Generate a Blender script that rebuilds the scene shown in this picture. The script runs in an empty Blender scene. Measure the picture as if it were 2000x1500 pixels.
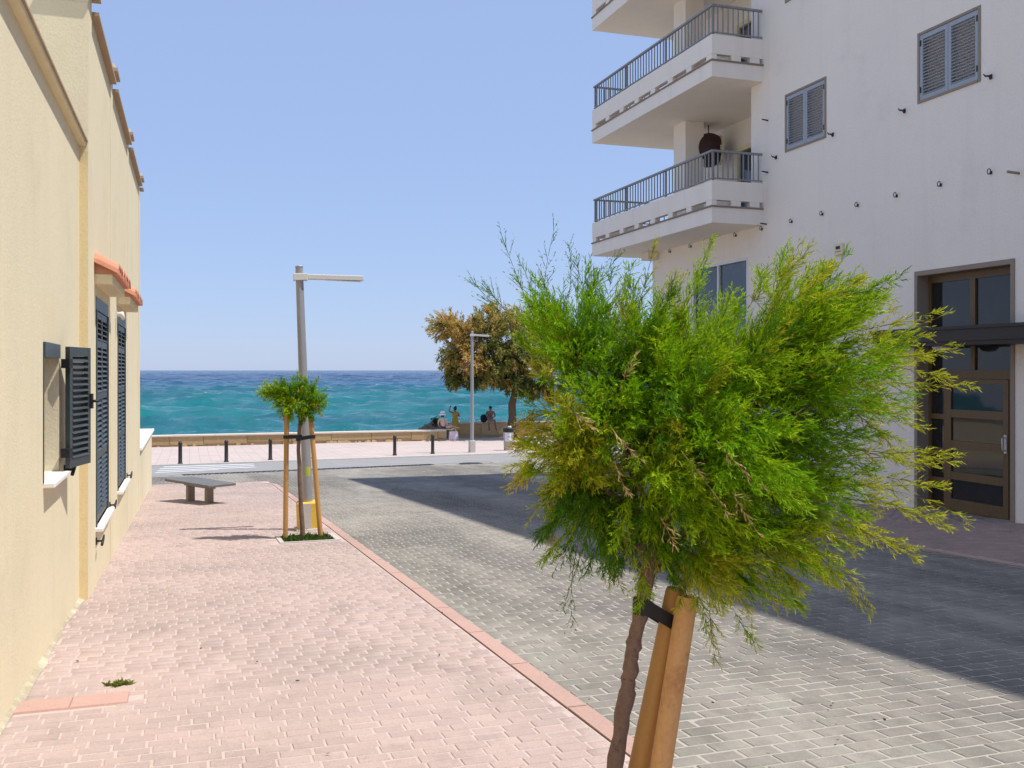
import bpy, bmesh, math, random
import numpy as np
from mathutils import Vector, Matrix

random.seed(7); RNG = np.random.default_rng(7)
C = bpy.context.scene.collection
SC = bpy.context.scene
rad = math.radians

# ------------------------------------------------------------------ camera
CAM_H = 1.6
YAW = rad(18.34)
CS, SN = math.cos(YAW), math.sin(YAW)
FPX = 1900.0
cam_d = bpy.data.cameras.new('camera'); cam = bpy.data.objects.new('camera', cam_d); C.objects.link(cam)
cam.location = (0, 0, CAM_H); cam.rotation_euler = (rad(90), 0, -YAW)
cam_d.sensor_width = 36; cam_d.lens = FPX*36/2000; cam_d.shift_y = -0.0135
cam_d.clip_start = 0.05; cam_d.clip_end = 60000
SC.camera = cam

# ------------------------------------------------------------------ sky and sun
SUN_EL = rad(65); SH = Vector((-0.89, 0.456, 0)).normalized()          # way the shadows fall
world = bpy.data.worlds.new('World'); SC.world = world; world.use_nodes = True
wn = world.node_tree.nodes; wl = world.node_tree.links
bg = wn['Background']
sky = wn.new('ShaderNodeTexSky'); sky.sky_type = 'NISHITA'; sky.sun_disc = False
sky.sun_elevation = SUN_EL; sky.sun_rotation = math.atan2(-SH.x, -SH.y)
sky.air_density = 1.0; sky.dust_density = 0.3; sky.ozone_density = 4.0; sky.altitude = 0
hz = wn.new('ShaderNodeMix'); hz.data_type = 'RGBA'; hz.inputs[0].default_value = 0.62; hz.inputs[7].default_value = (4.3, 5.7, 9.3, 1)   # even summer haze over the whole sky
wl.new(sky.outputs[0], hz.inputs[6]); wl.new(hz.outputs[2], bg.inputs['Color']); bg.inputs['Strength'].default_value = 0.10
sun_d = bpy.data.lights.new('sun', 'SUN'); sun_d.energy = 4.6; sun_d.angle = rad(0.53); sun_d.color = (1.0, 0.965, 0.91)
sun = bpy.data.objects.new('sun', sun_d); C.objects.link(sun)
trav = Vector((SH.x*math.cos(SUN_EL), SH.y*math.cos(SUN_EL), -math.sin(SUN_EL)))
sun.rotation_euler = trav.to_track_quat('-Z', 'Y').to_euler(); sun.location = (20, -10, 40)
SC.view_settings.view_transform = 'Standard'; SC.view_settings.look = 'None'
SC.view_settings.exposure = 0.15; SC.view_settings.gamma = 1.0
SC.cycles.max_bounces = 8; SC.cycles.diffuse_bounces = 5; SC.cycles.transparent_max_bounces = 8
SC.cycles.use_denoising = True

# ------------------------------------------------------------------ ground height and survey helpers
def G(y):
    if y < 36: return -0.05*y
    if y < 50:
        t = y-36; return -1.8-0.05*t+0.05*t*t/28
    return -2.15
Gv = np.vectorize(G)
def P(px, py, d):
    r = (px-1000)/FPX*d
    return Vector((r*CS+d*SN, d*CS-r*SN, CAM_H-(py-723)/FPX*d))
def ground_at(px, py):
    d = 20.0
    for _ in range(60):
        y = d*(CS-(px-1000)/FPX*SN)
        d = 0.5*d+0.5*(CAM_H-G(y))*FPX/(py-723)
    p = P(px, py, d); return Vector((p.x, p.y, G(p.y)))
def proj(x, y, z):
    d = x*SN+y*CS; r = x*CS-y*SN
    return 1000+FPX*r/d, 723-FPX*(z-CAM_H)/d, d

# ------------------------------------------------------------------ object helpers
def tag(o, label=None, cat=None, group=None, kind=None):
    if label: o['label'] = label
    if cat: o['category'] = cat
    if group: o['group'] = group
    if kind: o['kind'] = kind
    return o
def empty(name, loc=(0,0,0), label=None, cat=None, group=None, rz=0):
    o = bpy.data.objects.new(name, None); C.objects.link(o); o.location = loc; o.rotation_euler = (0,0,rz)
    o.empty_display_size = .1
    return tag(o, label, cat, group)
def link(name, me, mats=None, parent=None, loc=(0,0,0), rot=(0,0,0)):
    o = bpy.data.objects.new(name, me); C.objects.link(o)
    o.location = loc; o.rotation_euler = rot
    if mats is not None and len(me.materials) == 0:
        for m in (mats if isinstance(mats, (list, tuple)) else [mats]): me.materials.append(m)
    if parent is not None: o.parent = parent
    return o
def copy_tree(o, parent=None):
    c = o.copy(); C.objects.link(c); c.parent = parent
    for ch in list(o.children): copy_tree(ch, c)
    return c
class MB:
    def __init__(s): s.bm = bmesh.new()
    def box(s, x0, x1, y0, y1, z0, z1, mi=0):
        v = [s.bm.verts.new((x, y, z)) for z in (z0, z1) for y in (y0, y1) for x in (x0, x1)]
        for f in ((0,2,3,1),(4,5,7,6),(0,1,5,4),(2,6,7,3),(0,4,6,2),(1,3,7,5)):
            s.bm.faces.new([v[i] for i in f]).material_index = mi
        return s
    def hexa(s, pts, mi=0):                       # 8 points, bottom ring then top ring
        v = [s.bm.verts.new(p) for p in pts]
        for f in ((3,2,1,0),(4,5,6,7),(0,1,5,4),(1,2,6,5),(2,3,7,6),(3,0,4,7)):
            s.bm.faces.new([v[i] for i in f]).material_index = mi
        return s
    def tube(s, pts, rs, n=10, cap=True, mi=0, smooth=True):
        pts = [Vector(p) for p in pts]
        if not isinstance(rs, (list, tuple)): rs = [rs]*len(pts)
        rings = []; ref = None
        for i, p in enumerate(pts):
            t = (pts[min(i+1, len(pts)-1)]-pts[max(i-1, 0)]).normalized()
            if ref is None: ref = Vector((1,0,0)) if abs(t.x) < .8 else Vector((0,1,0))
            a = (ref-t*ref.dot(t)).normalized(); b = t.cross(a); ref = a
            rings.append([s.bm.verts.new(p+(a*math.cos(2*math.pi*k/n)+b*math.sin(2*math.pi*k/n))*rs[i]) for k in range(n)])
        for q in range(len(rings)-1):
            for k in range(n):
                f = s.bm.faces.new((rings[q][k], rings[q][(k+1)%n], rings[q+1][(k+1)%n], rings[q+1][k])); f.smooth = smooth; f.material_index = mi
        if cap:
            s.bm.faces.new(list(reversed(rings[0]))).material_index = mi; s.bm.faces.new(rings[-1]).material_index = mi
        return s
    def lathe(s, prof, n=20, cx=0, cy=0, mi=0):
        rings = [[s.bm.verts.new((cx+r*math.cos(2*math.pi*k/n), cy+r*math.sin(2*math.pi*k/n), z)) for k in range(n)] for r, z in prof]
        for q in range(len(rings)-1):
            for k in range(n):
                f = s.bm.faces.new((rings[q][k], rings[q][(k+1)%n], rings[q+1][(k+1)%n], rings[q+1][k])); f.smooth = True; f.material_index = mi
        s.bm.faces.new(list(reversed(rings[0]))).material_index = mi; s.bm.faces.new(rings[-1]).material_index = mi
        return s
    def quad(s, *pts, mi=0):
        f = s.bm.faces.new([s.bm.verts.new(p) for p in pts]); f.material_index = mi; return s
    def bevel(s, w=.01, seg=1):
        bmesh.ops.bevel(s.bm, geom=list(s.bm.edges), offset=w, segments=seg, affect='EDGES', profile=.5); return s
    def mesh(s, name):
        me = bpy.data.meshes.new(name); bmesh.ops.recalc_face_normals(s.bm, faces=list(s.bm.faces)); s.bm.to_mesh(me); s.bm.free(); return me
    def build(s, name, mats, parent=None, loc=(0,0,0), rot=(0,0,0)):
        return link(name, s.mesh(name), mats, parent, loc, rot)
def sharp(o, ang=35):
    me = o.data
    me.set_sharp_from_angle(angle=rad(ang)) if hasattr(me, 'set_sharp_from_angle') else None
    return o
def np_mesh(name, verts, faces4=None, faces3=None, attr=None, col=None):
    """numpy arrays straight into a mesh; attr = per-vertex float 'rnd', col = per-vertex rgb 'col'"""
    me = bpy.data.meshes.new(name)
    nq = 0 if faces4 is None else len(faces4); nt = 0 if faces3 is None else len(faces3)
    me.vertices.add(len(verts)); me.vertices.foreach_set('co', np.asarray(verts, np.float32).ravel())
    idx = []
    if nq: idx.append(np.asarray(faces4, np.int32).ravel())
    if nt: idx.append(np.asarray(faces3, np.int32).ravel())
    idx = np.concatenate(idx); me.loops.add(len(idx)); me.loops.foreach_set('vertex_index', idx)
    me.polygons.add(nq+nt)
    starts = np.concatenate([np.arange(nq)*4, nq*4+np.arange(nt)*3]).astype(np.int32)
    me.polygons.foreach_set('loop_start', starts)
    if attr is not None:
        a = me.attributes.new('rnd', 'FLOAT', 'POINT'); a.data.foreach_set('value', np.asarray(attr, np.float32))
    if col is not None:
        a = me.attributes.new('col', 'FLOAT_COLOR', 'POINT')
        a.data.foreach_set('color', np.concatenate([col, np.ones((len(col), 1))], 1).astype(np.float32).ravel())
    me.update(calc_edges=True); me.validate()
    return me

# ------------------------------------------------------------------ materials
def new_mat(name):
    m = bpy.data.materials.new(name); m.use_nodes = True
    nt = m.node_tree; return m, nt.nodes, nt.links, nt.nodes['Principled BSDF']
def mix(N, L, a, b, fac, mode='MIX'):
    n = N.new('ShaderNodeMix'); n.data_type = 'RGBA'; n.blend_type = mode
    for sock, v in ((n.inputs[6], a), (n.inputs[7], b), (n.inputs[0], fac)):
        if hasattr(v, 'is_output'): L.new(v, sock)
        else: sock.default_value = v if not isinstance(v, tuple) or len(v) == 4 else (*v, 1)
    return n.outputs[2]
def noise(N, L, scale, detail=4, rough=.55, stretch=None, src=None):
    n = N.new('ShaderNodeTexNoise'); n.inputs['Scale'].default_value = scale; n.inputs['Detail'].default_value = detail; n.inputs['Roughness'].default_value = rough
    if src is None: src = N.new('ShaderNodeNewGeometry').outputs['Position']
    if stretch:
        mp = N.new('ShaderNodeMapping'); mp.inputs['Scale'].default_value = stretch; L.new(src, mp.inputs['Vector']); src = mp.outputs[0]
    L.new(src, n.inputs['Vector']); return n.outputs['Fac']
def ramp(N, L, fac, *stops):
    r = N.new('ShaderNodeValToRGB'); e = r.color_ramp.elements
    while len(e) < len(stops): e.new(.5)
    for el, (p, c) in zip(e, stops): el.position = p; el.color = (*c, 1) if isinstance(c, tuple) else (c, c, c, 1)
    L.new(fac, r.inputs[0]); return r.outputs[0]
def bump(N, L, B, h, strength=.3, dist=.01):
    b = N.new('ShaderNodeBump'); b.inputs['Strength'].default_value = strength; b.inputs['Distance'].default_value = dist
    L.new(h, b.inputs['Height']); L.new(b.outputs[0], B.inputs['Normal']); return b
def scol(c, k): return tuple(min(1, x*k) for x in c)
def surf(name, col, rough=.8, var=.12, vscale=1.5, fine=.06, fscale=60, bstr=.25, bscale=90, bdist=.004, metallic=0, spec=.4, stretch=None, streak=0, dirt=None):
    m, N, L, B = new_mat(name)
    c = mix(N, L, scol(col, 1-var), scol(col, 1+var), noise(N, L, vscale, 5, .6, stretch))
    c = mix(N, L, c, scol(col, .55), ramp(N, L, noise(N, L, fscale, 3), (.45, 0.0), (.8, fine*3)))
    if streak:
        st = ramp(N, L, noise(N, L, 2.5, 6, .65, (1, 1, .06)), (.52, 0.0), (.75, streak)); c = mix(N, L, c, scol(col, .72), st)
    if dirt: c = mix(N, L, c, dirt[0], ramp(N, L, noise(N, L, dirt[1], 6, .7), (dirt[2], 0.0), (min(1, dirt[2]+.15), dirt[3])))
    L.new(c, B.inputs['Base Color']); B.inputs['Roughness'].default_value = rough; B.inputs['Metallic'].default_value = metallic
    B.inputs['Specular IOR Level'].default_value = spec
    if bstr: bump(N, L, B, noise(N, L, bscale, 4, .6), bstr, bdist)
    return m
def paver_mat(name, cols, stain, sfac=.5, gscale=140, track=0):
    """block colour from the block's own random number plus grain and foot-worn stains"""
    m, N, L, B = new_mat(name)
    at = N.new('ShaderNodeAttribute'); at.attribute_name = 'rnd'; oi = N.new('ShaderNodeObjectInfo')
    ad = N.new('ShaderNodeMath'); ad.operation = 'ADD'; L.new(at.outputs['Fac'], ad.inputs[0]); L.new(oi.outputs['Random'], ad.inputs[1])
    fr = N.new('ShaderNodeMath'); fr.operation = 'FRACT'; L.new(ad.outputs[0], fr.inputs[0])
    c = ramp(N, L, fr.outputs[0], *[(i/(len(cols)-1), k) for i, k in enumerate(cols)])
    c = mix(N, L, c, stain, ramp(N, L, noise(N, L, .42, 7, .68), (.40, 0.0), (.72, sfac)))
    c = mix(N, L, c, scol(stain, .8), ramp(N, L, noise(N, L, 2.3, 6, .72, (1, .6, 1)), (.52, 0.0), (.72, sfac*.6)))
    if track: c = mix(N, L, c, scol(stain, .62), ramp(N, L, noise(N, L, .75, 7, .66, (1, .13, 1)), (.44, 0.0), (.66, track)))      # tyre-darkened bands along the street
    c = mix(N, L, c, scol(cols[0], .45), ramp(N, L, noise(N, L, gscale, 3, .7), (.48, 0.0), (.75, .55)))
    c = mix(N, L, c, scol(cols[-1], 1.35), ramp(N, L, noise(N, L, gscale*.35, 4, .7), (.55, 0.0), (.75, .35)))
    L.new(c, B.inputs['Base Color']); B.inputs['Roughness'].default_value = .85; B.inputs['Specular IOR Level'].default_value = .25
    bump(N, L, B, noise(N, L, gscale, 4, .7), .35, .004)
    return m
def leaf_mat(name, trans=.4):
    m, N, L, B = new_mat(name)
    at = N.new('ShaderNodeAttribute'); at.attribute_name = 'col'
    L.new(at.outputs['Color'], B.inputs['Base Color']); B.inputs['Roughness'].default_value = .6; B.inputs['Specular IOR Level'].default_value = .08
    tr = N.new('ShaderNodeBsdfTranslucent'); L.new(mix(N, L, at.outputs['Color'], (1.25, 1.2, .6), .5, 'MULTIPLY'), tr.inputs['Color'])
    mx = N.new('ShaderNodeMixShader'); mx.inputs[0].default_value = trans
    L.new(B.outputs[0], mx.inputs[1]); L.new(tr.outputs[0], mx.inputs[2]); L.new(mx.outputs[0], N['Material Output'].inputs['Surface'])
    return m
def glass_mat(name, tint=(.022,.022,.022), rough=.03):
    m, N, L, B = new_mat(name)
    c = mix(N, L, tint, scol(tint, 2.2), ramp(N, L, noise(N, L, 3, 5, .7), (.5, 0.0), (.8, .6)))
    L.new(c, B.inputs['Base Color']); B.inputs['Roughness'].default_value = rough; B.inputs['Specular IOR Level'].default_value = .55; B.inputs['IOR'].default_value = 1.5
    bump(N, L, B, noise(N, L, 1.2, 2), .05, .02)
    return m
M = {}
M['yellow'] = surf('yellow_render', (.77, .68, .465), .9, .07, .7, .08, 45, .45, 55, .006, streak=.2, dirt=((.66,.57,.38), 1.1, .52, .45))
M['yellow_shade_strip'] = surf('yellow_render_shade', (.75, .61, .345), .9, .06, 2, .08, 45, .45, 55, .006)  # same yellow render, with the shade of the return face put into the colour
M['cream_trim'] = surf('cream_trim', (.78, .68, .44), .85, .08, 6, .06, 60, .3, 70, .004)
M['white'] = surf('white_render', (.88, .80, .70), .92, .05, .6, .06, 30, .55, 38, .008, streak=.22, dirt=((.66,.62,.56), .9, .55, .3))
M['white_smooth'] = surf('white_painted_concrete', (.88, .80, .70), .85, .05, 1.5, .05, 50, .3, 60, .004, streak=.3)
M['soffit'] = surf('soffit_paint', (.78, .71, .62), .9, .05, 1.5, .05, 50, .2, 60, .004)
M['ledge'] = surf('brown_ledge', (.26, .20, .16), .8, .15, 3)
M['sill'] = surf('pale_sill_stone', (.80, .76, .70), .6, .06, 8, .05, 50, .15)
M['terracotta'] = surf('terracotta', (.60, .26, .16), .85, .22, 9, .12, 70, .3)
M['coping'] = surf('coping_tile', (.42, .31, .21), .85, .2, 6, .1, 60, .3)
M['green_paint'] = surf('dark_green_paint', (.048, .060, .060), .42, .2, 5, .05, 60, .08, 90, .002, spec=.45)
M['grey_paint'] = surf('grey_shutter_paint', (.36, .39, .43), .5, .08, 5, .05, 60, .06, spec=.4)
M['iron'] = surf('black_iron', (.018, .018, .02), .5, .2, 9, .05, 60, .15, spec=.4)
M['rail'] = surf('grey_painted_steel', (.26, .26, .26), .5, .12, 7, .06, 60, .08, spec=.45)
M['galv'] = surf('galvanised_steel', (.36, .36, .365), .48, .14, 6, .1, 50, .1, metallic=.35, stretch=(1,1,.3))
M['galv_pale'] = surf('pale_lamp_housing', (.66, .64, .58), .5, .06, 6, .05, 60, .05)
M['brass'] = surf('brown_brass', (.20, .14, .05), .4, .2, 9, .1, 60, .1, metallic=.5)
M['wood'] = surf('brown_wood', (.145, .088, .034), .42, .25, 3, .12, 30, .15, stretch=(6,6,.5), spec=.4)
M['door_trim'] = surf('brown_stone_trim', (.30, .235, .18), .7, .15, 4, .1, 50, .15)
M['canopy'] = surf('dark_canopy', (.035, .024, .021), .5, .25, 3, .1, 40, .1)
M['glass'] = glass_mat('window_glass')
M['glass_blue'] = glass_mat('pale_window_glass', (.06, .075, .09), .05)
M['frame_white'] = surf('white_window_frame', (.74, .74, .73), .45, .05, 6)
M['concrete'] = surf('concrete', (.52, .48, .43), .9, .1, 3, .1, 40, .3)
M['mortar'] = surf('pale_joint_sand', (.41, .37, .31), .95, .12, 3, .12, 70, .4, dirt=((.24,.22,.17), 7, .58, .7))
M['mortar_pink'] = surf('pink_joint_sand', (.52, .41, .36), .95, .12, 3, .12, 70, .4, dirt=((.28,.24,.18), 9, .6, .7))
M['pink'] = paver_mat('pink_paver', [(.44,.33,.29), (.475,.36,.315), (.505,.375,.325), (.455,.345,.305), (.525,.40,.35)], (.30,.245,.215), .8)
M['grey'] = paver_mat('grey_paver', [(.285,.262,.222), (.34,.31,.262), (.31,.275,.235), (.37,.335,.28), (.30,.285,.235), (.35,.305,.255)], (.16,.145,.125), .9, 140, .75)
M['brownpink'] = paver_mat('dull_pink_paver', [(.36,.25,.21), (.42,.30,.255), (.39,.27,.225), (.45,.32,.27)], (.21,.155,.13), .6)
M['kerb_red'] = paver_mat('red_kerb_stone', [(.46,.29,.235), (.52,.335,.275), (.49,.31,.25), (.53,.36,.30)], (.38,.27,.22), .6)
M['redtile'] = paver_mat('terracotta_paver', [(.50,.31,.25), (.54,.345,.285)], (.42,.29,.24), .6)
M['asphalt'] = surf('worn_grey_asphalt', (.30, .285, .265), .9, .10, .7, .12, 50, .35, 70, .006, dirt=((.2,.19,.18), 1.2, .5, .5))
M['ground'] = surf('dry_ground', (.34, .29, .22), .95, .15, .4, .1, 20, .3)
M['marking'] = surf('white_road_paint', (.80, .79, .76), .8, .06, 3, .1, 30, .2, dirt=((.45,.43,.40), 5, .55, .6))
M['sandstone'] = paver_mat('sandstone_block', [(.44,.30,.145), (.52,.37,.19), (.40,.26,.12), (.56,.41,.23)], (.36,.24,.12), .5, 18)
M['sandstone_core'] = surf('sandstone_rubble', (.46, .34, .19), .95, .25, 3, .15, 20, .6, 25, .03)
M['wallcap'] = surf('pale_wall_cap', (.66, .58, .47), .9, .1, 2, .1, 30, .4)
M['rock'] = surf('shore_rock', (.22, .18, .14), .95, .3, 2, .15, 12, .7, 9, .05)
M['fillet'] = surf('weathered_wall_foot', (.40, .345, .235), .95, .25, 5, .15, 40, .5, 50, .008, dirt=((.60,.54,.40), 3, .5, .8))
M['soil'] = surf('dark_soil', (.10, .075, .05), .95, .3, 12, .2, 40, .6, 40, .01)
M['bark'] = surf('sapling_bark', (.20, .13, .095), .9, .35, 22, .2, 60, .9, 45, .012, stretch=(1,1,.35), dirt=((.05,.03,.022), 38, .55, .9))
M['bark_far'] = surf('tree_bark', (.12, .085, .055), .95, .3, 6, .2, 30, .8, 15, .03)
M['stake'] = surf('varnished_pine_stake', (.50, .27, .085), .6, .16, 10, .08, 70, .12, stretch=(1,1,.08), spec=.35)
M['stake_raw'] = surf('raw_pine_stake', (.60, .33, .135), .7, .28, 16, .12, 60, .2, stretch=(1,1,.08), dirt=((.30,.12,.04), 6, .56, .7))
M['rubber'] = surf('black_rubber', (.016, .015, .016), .6, .1, 9, .02, 60, .1)
M['leaf'] = leaf_mat('tamarisk_foliage', .30)
M['leaf_far'] = leaf_mat('tamarisk_foliage_dry', .45)
M['weed'] = leaf_mat('weed_leaves', .35)
M['yellow_paint'] = surf('yellow_paint', (.74, .48, .06), .75, .12, 6, .12, 30, .3, dirt=((.75,.70,.60), 6, .62, .8))
M['sticker'] = surf('green_sticker', (.42, .45, .10), .6, .2, 20)
M['slab_stone'] = surf('dark_bench_stone', (.145, .14, .132), .6, .3, 5, .15, 30, .2)
M['beam_stone'] = surf('grey_bench_concrete', (.30, .26, .22), .85, .12, 5, .1, 40, .3)
# ================================================================== SETTING: ground, street, sea
def sheet(name, x0, x1, ys, dz, matl, parent=None, kind='structure', xs=None):
    """strip of ground following the slope, ys = sample lines"""
    b = MB()
    for a, c in zip(ys[:-1], ys[1:]):
        b.quad((x0, a, G(a)+dz), (x1, a, G(a)+dz), (x1, c, G(c)+dz), (x0, c, G(c)+dz))
    bmesh.ops.remove_doubles(b.bm, verts=list(b.bm.verts), dist=1e-4)
    o = b.build(name, matl, parent)
    if kind: o['kind'] = kind
    return o
def frange(a, b, n): return [a+(b-a)*i/n for i in range(n+1)]

sheet('ground', -70, 90, [-40, 0, 36]+frange(37, 49.4, 10), -.30, M['ground'])

KX = 1.95                       # kerb line between pavement and road
GA, GB = (-.20, 30.7), (7.9, 32.4)                        # drain across the street mouth
def drain_y(x): return GA[1]+(x-GA[0])*(GB[1]-GA[1])/(GB[0]-GA[0])
PIT1 = (1.50, 13.27, .33); PIT0 = (1.30, 2.98, .36)

def block_mesh(name, blocks, h, dz, jit=.0010, bev=.006):
    n = len(blocks); B = np.array(blocks)
    cx, cy, hx, hy = B[:,0], B[:,1], B[:,2]/2, B[:,3]/2
    sx = np.array([-1,1,1,-1]); sy = np.array([-1,-1,1,1])
    V = np.zeros((n, 8, 3))
    for k in range(4):
        V[:,k,0] = cx+sx[k]*hx; V[:,k,1] = cy+sy[k]*hy
        V[:,k+4,0] = cx+sx[k]*(hx-bev); V[:,k+4,1] = cy+sy[k]*(hy-bev)
    zo = RNG.normal(0, jit, n); tx = RNG.normal(0, .006, n); ty = RNG.normal(0, .012, n)
    for k in range(4):
        V[:,k,2] = Gv(V[:,k,1])+dz-.004
        V[:,k+4,2] = Gv(V[:,k+4,1])+dz+h+zo+tx*sx[k]*hx+ty*sy[k]*hy
    V[:,:,:2] += RNG.normal(0, .0012, (n, 1, 2))
    base = np.arange(n)[:,None]*8
    F = np.concatenate([base+np.array(f)[None,:] for f in ([4,5,6,7],[0,1,5,4],[1,2,6,5],[2,3,7,6],[3,0,4,7])])
    return np_mesh(name, V.reshape(-1,3), F, attr=np.repeat(RNG.random(n), 8))
def lay(x0, x1, y0, y1, lx, ly, keep, joint=.009, wob=.0):
    out = []; row = 0; y = y0+ly/2
    while y < y1:
        off = (row % 2)*lx/2+random.uniform(-wob, wob); x = x0+lx/2-off; row += 1
        while x-lx/2 < x1:
            a, b = max(x-lx/2, x0), min(x+lx/2, x1)
            if b-a > .05 and keep((a+b)/2, y, b-a, ly): out.append(((a+b)/2, y, b-a-joint, ly-joint, b-a > lx-.001))
            x += lx
        y += ly
    return out
def paved(bedname, bed, name, blocks, h, dz, matl, full, lab=None):
    """the 300 blocks that show largest become pieces of their own, the rest one piece of stuff"""
    sc = []
    for i, b in enumerate(blocks):
        if not b[4] or b[1] < 1.5: continue
        px, py, d = proj(b[0], b[1], G(b[1]))
        if d > .5 and -20 < px < 2020 and py < 1520: sc.append((d, i))
    sc.sort(); sel = [i for _, i in sc[:300]]; ss = set(sel)
    rest = [b[:4] for i, b in enumerate(blocks) if i not in ss]
    o = link(name, block_mesh(name, rest, h, dz), matl, bed); o['kind'] = 'stuff'
    me = bpy.data.meshes.new(name)
    hx, hy = full[0]/2, full[1]/2; e = .006
    me.from_pydata([(-hx,-hy,-.004),(hx,-hy,-.004),(hx,hy,-.004),(-hx,hy,-.004),(-hx+e,-hy+e,h),(hx-e,-hy+e,h),(hx-e,hy-e,h),(-hx+e,hy-e,h)], [],
                   [(4,5,6,7),(0,1,5,4),(1,2,6,5),(2,3,7,6),(3,0,4,7)])
    me.materials.append(matl)
    for i in sel:
        b = blocks[i]
        link(name, me, None, bed, (b[0]+random.gauss(0,.0012), b[1]+random.gauss(0,.0012), G(b[1])+dz+random.gauss(0,.0011)),
             (-.05+random.gauss(0,.010), random.gauss(0,.006), random.gauss(0,.006)))

# --- left pavement
def in_walk(x, y, w, h):
    if abs(x-PIT1[0]) < PIT1[2]+.05+w/2 and abs(y-PIT1[1]) < PIT1[2]+.05+h/2: return False
    if abs(x-PIT0[0]) < PIT0[2]+.05+w/2 and abs(y-PIT0[1]) < PIT0[2]+.05+h/2: return False
    cx, cy, R = KX-1.6, 24.6, 1.6
    if x > cx and y > cy and (x-cx)**2+(y-cy)**2 > R*R: return False
    if 5.93 < y < 6.19 and x < -.33: return False
    return True
wb = MB()
ysw = frange(-6, 26.2, 4)
for a, c in zip(ysw[:-1], ysw[1:]): wb.quad((-.95, a, G(a)), (KX, a, G(a)), (KX, c, G(c)), (-.95, c, G(c)))
walk = tag(wb.build('pavement', M['mortar_pink']), kind='structure')
blk = lay(-.94, KX-.005, -1, 26.2, .16, .1, in_walk, .007, .05)
paved('pavement', walk, 'pink_paver', blk, .0028, .001, M['pink'], (.153, .093))
for k, (a, b) in enumerate(((-.935, -.64), (-.637, -.335))):                    # the mended patch by the wall
    MB().hexa([(a,5.94,G(5.94)),(b,5.94,G(5.94)),(b,6.18,G(6.18)),(a,6.18,G(6.18)),(a+.004,5.945,G(5.945)+.012),(b-.004,5.945,G(5.945)+.012),(b-.004,6.175,G(6.175)+.012),(a+.004,6.175,G(6.175)+.012)]).build('terracotta_paver', M['redtile'], walk)
# fillet of mortar along the house foot
fb = MB(); rr = random.Random(3)
for i in range(80):
    a, c = -1+i*.3, -1+i*.3+.3; w0, w1 = [.012+.012*math.sin(t*2.1)+.010*math.sin(t*7.3) for t in (a, c)]
    fb.quad((-.955, a, G(a)+.03), (-.925+w0, a, G(a)+.0055), (-.925+w1, c, G(c)+.0055), (-.955, c, G(c)+.03))
fb.build('mortar_fillet', M['fillet'], walk)
# kerb stones flush between pavement and road
n = 0; y = -1.0
km = MB().hexa([(-.075,-.492,-.1),(.055,-.492,-.1),(.055,.492,-.1),(-.075,.492,-.1),(-.070,-.489,.008),(.048,-.489,.007),(.048,.489,.007),(-.070,.489,.008)]).mesh('kerb_stone'); km.materials.append(M['kerb_red'])
while y < 24.5:
    link('kerb_stone', km, None, walk, (KX+.078, y+.5, G(y+.5)), (-.05, 0, random.gauss(0, .003))); y += .99
for k in range(5):                                                            # rounded corner
    a0 = k*math.pi/10+math.pi/20; cx, cy, R = KX-1.6, 24.6, 1.68
    p = (cx+R*math.cos(a0), cy+R*math.sin(a0)); o = link('kerb_stone', km, None, walk, (*p, G(p[1])), (-.05, 0, a0)); o.scale = (1, .53, 1)
for k in range(3):
    link('kerb_stone', km, None, walk, (KX-1.6-.5-k*.99, 26.28, G(26.28)), (0, 0, math.pi/2))

# --- road of grey pavers
def in_road(x, y, w, h):
    if y > drain_y(x)-.20: return False
    if y < 24.6 and x < KX+.138: return False
    cx, cy, R = KX-1.6, 24.6, 1.77
    if y < 26.37 and x < KX+.17 and not (x > cx and y > cy and (x-cx)**2+(y-cy)**2 > R*R): return False
    if x > 7.96 and y < 23.3: return False
    return True
rb = MB()
for a, c in zip(frange(-6, 36, 8)[:-1], frange(-6, 36, 8)[1:]):
    rb.quad((KX, a, G(a)-.012), (8, a, G(a)-.012), (8, c, G(c)-.012), (KX, c, G(c)-.012))
rb.quad((-30, 26.2, G(26.2)-.012), (KX, 26.2, G(26.2)-.012), (KX, 36, G(36)-.012), (-30, 36, G(36)-.012))
rb.quad((8, 23.3, G(23.3)-.012), (40, 23.3, G(23.3)-.012), (40, 36, G(36)-.012), (8, 36, G(36)-.012))
road = tag(rb.build('road', M['mortar']), kind='structure')
blk = lay(KX+.138, 7.97, .6, 24.6, .2, .12, in_road, .011, .02)+lay(-9, 16, 24.6, 35.9, .2, .12, in_road, .011, .02)
paved('road', road, 'grey_paver', blk, .0028, -.011, M['grey'], (.189, .109))

# --- right pavement, level with the road
sheet('door_pavement', 8.0, 11.2, frange(-6, 23.3, 4), -.006, M['mortar'])
rwalk = bpy.data.objects['door_pavement']
blk = lay(8.16, 11.0, 3, 23.2, .2, .1, lambda x, y, w, h: True, .007, .05)
paved('door_pavement', rwalk, 'dull_pink_paver', blk, .004, -.005, M['brownpink'], (.193, .093))
y = -1.0
while y < 23: link('kerb_stone', km, None, rwalk, (8.08, y+.5, G(y+.5)-.008), (-.05, 0, 0)); y += .99

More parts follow.
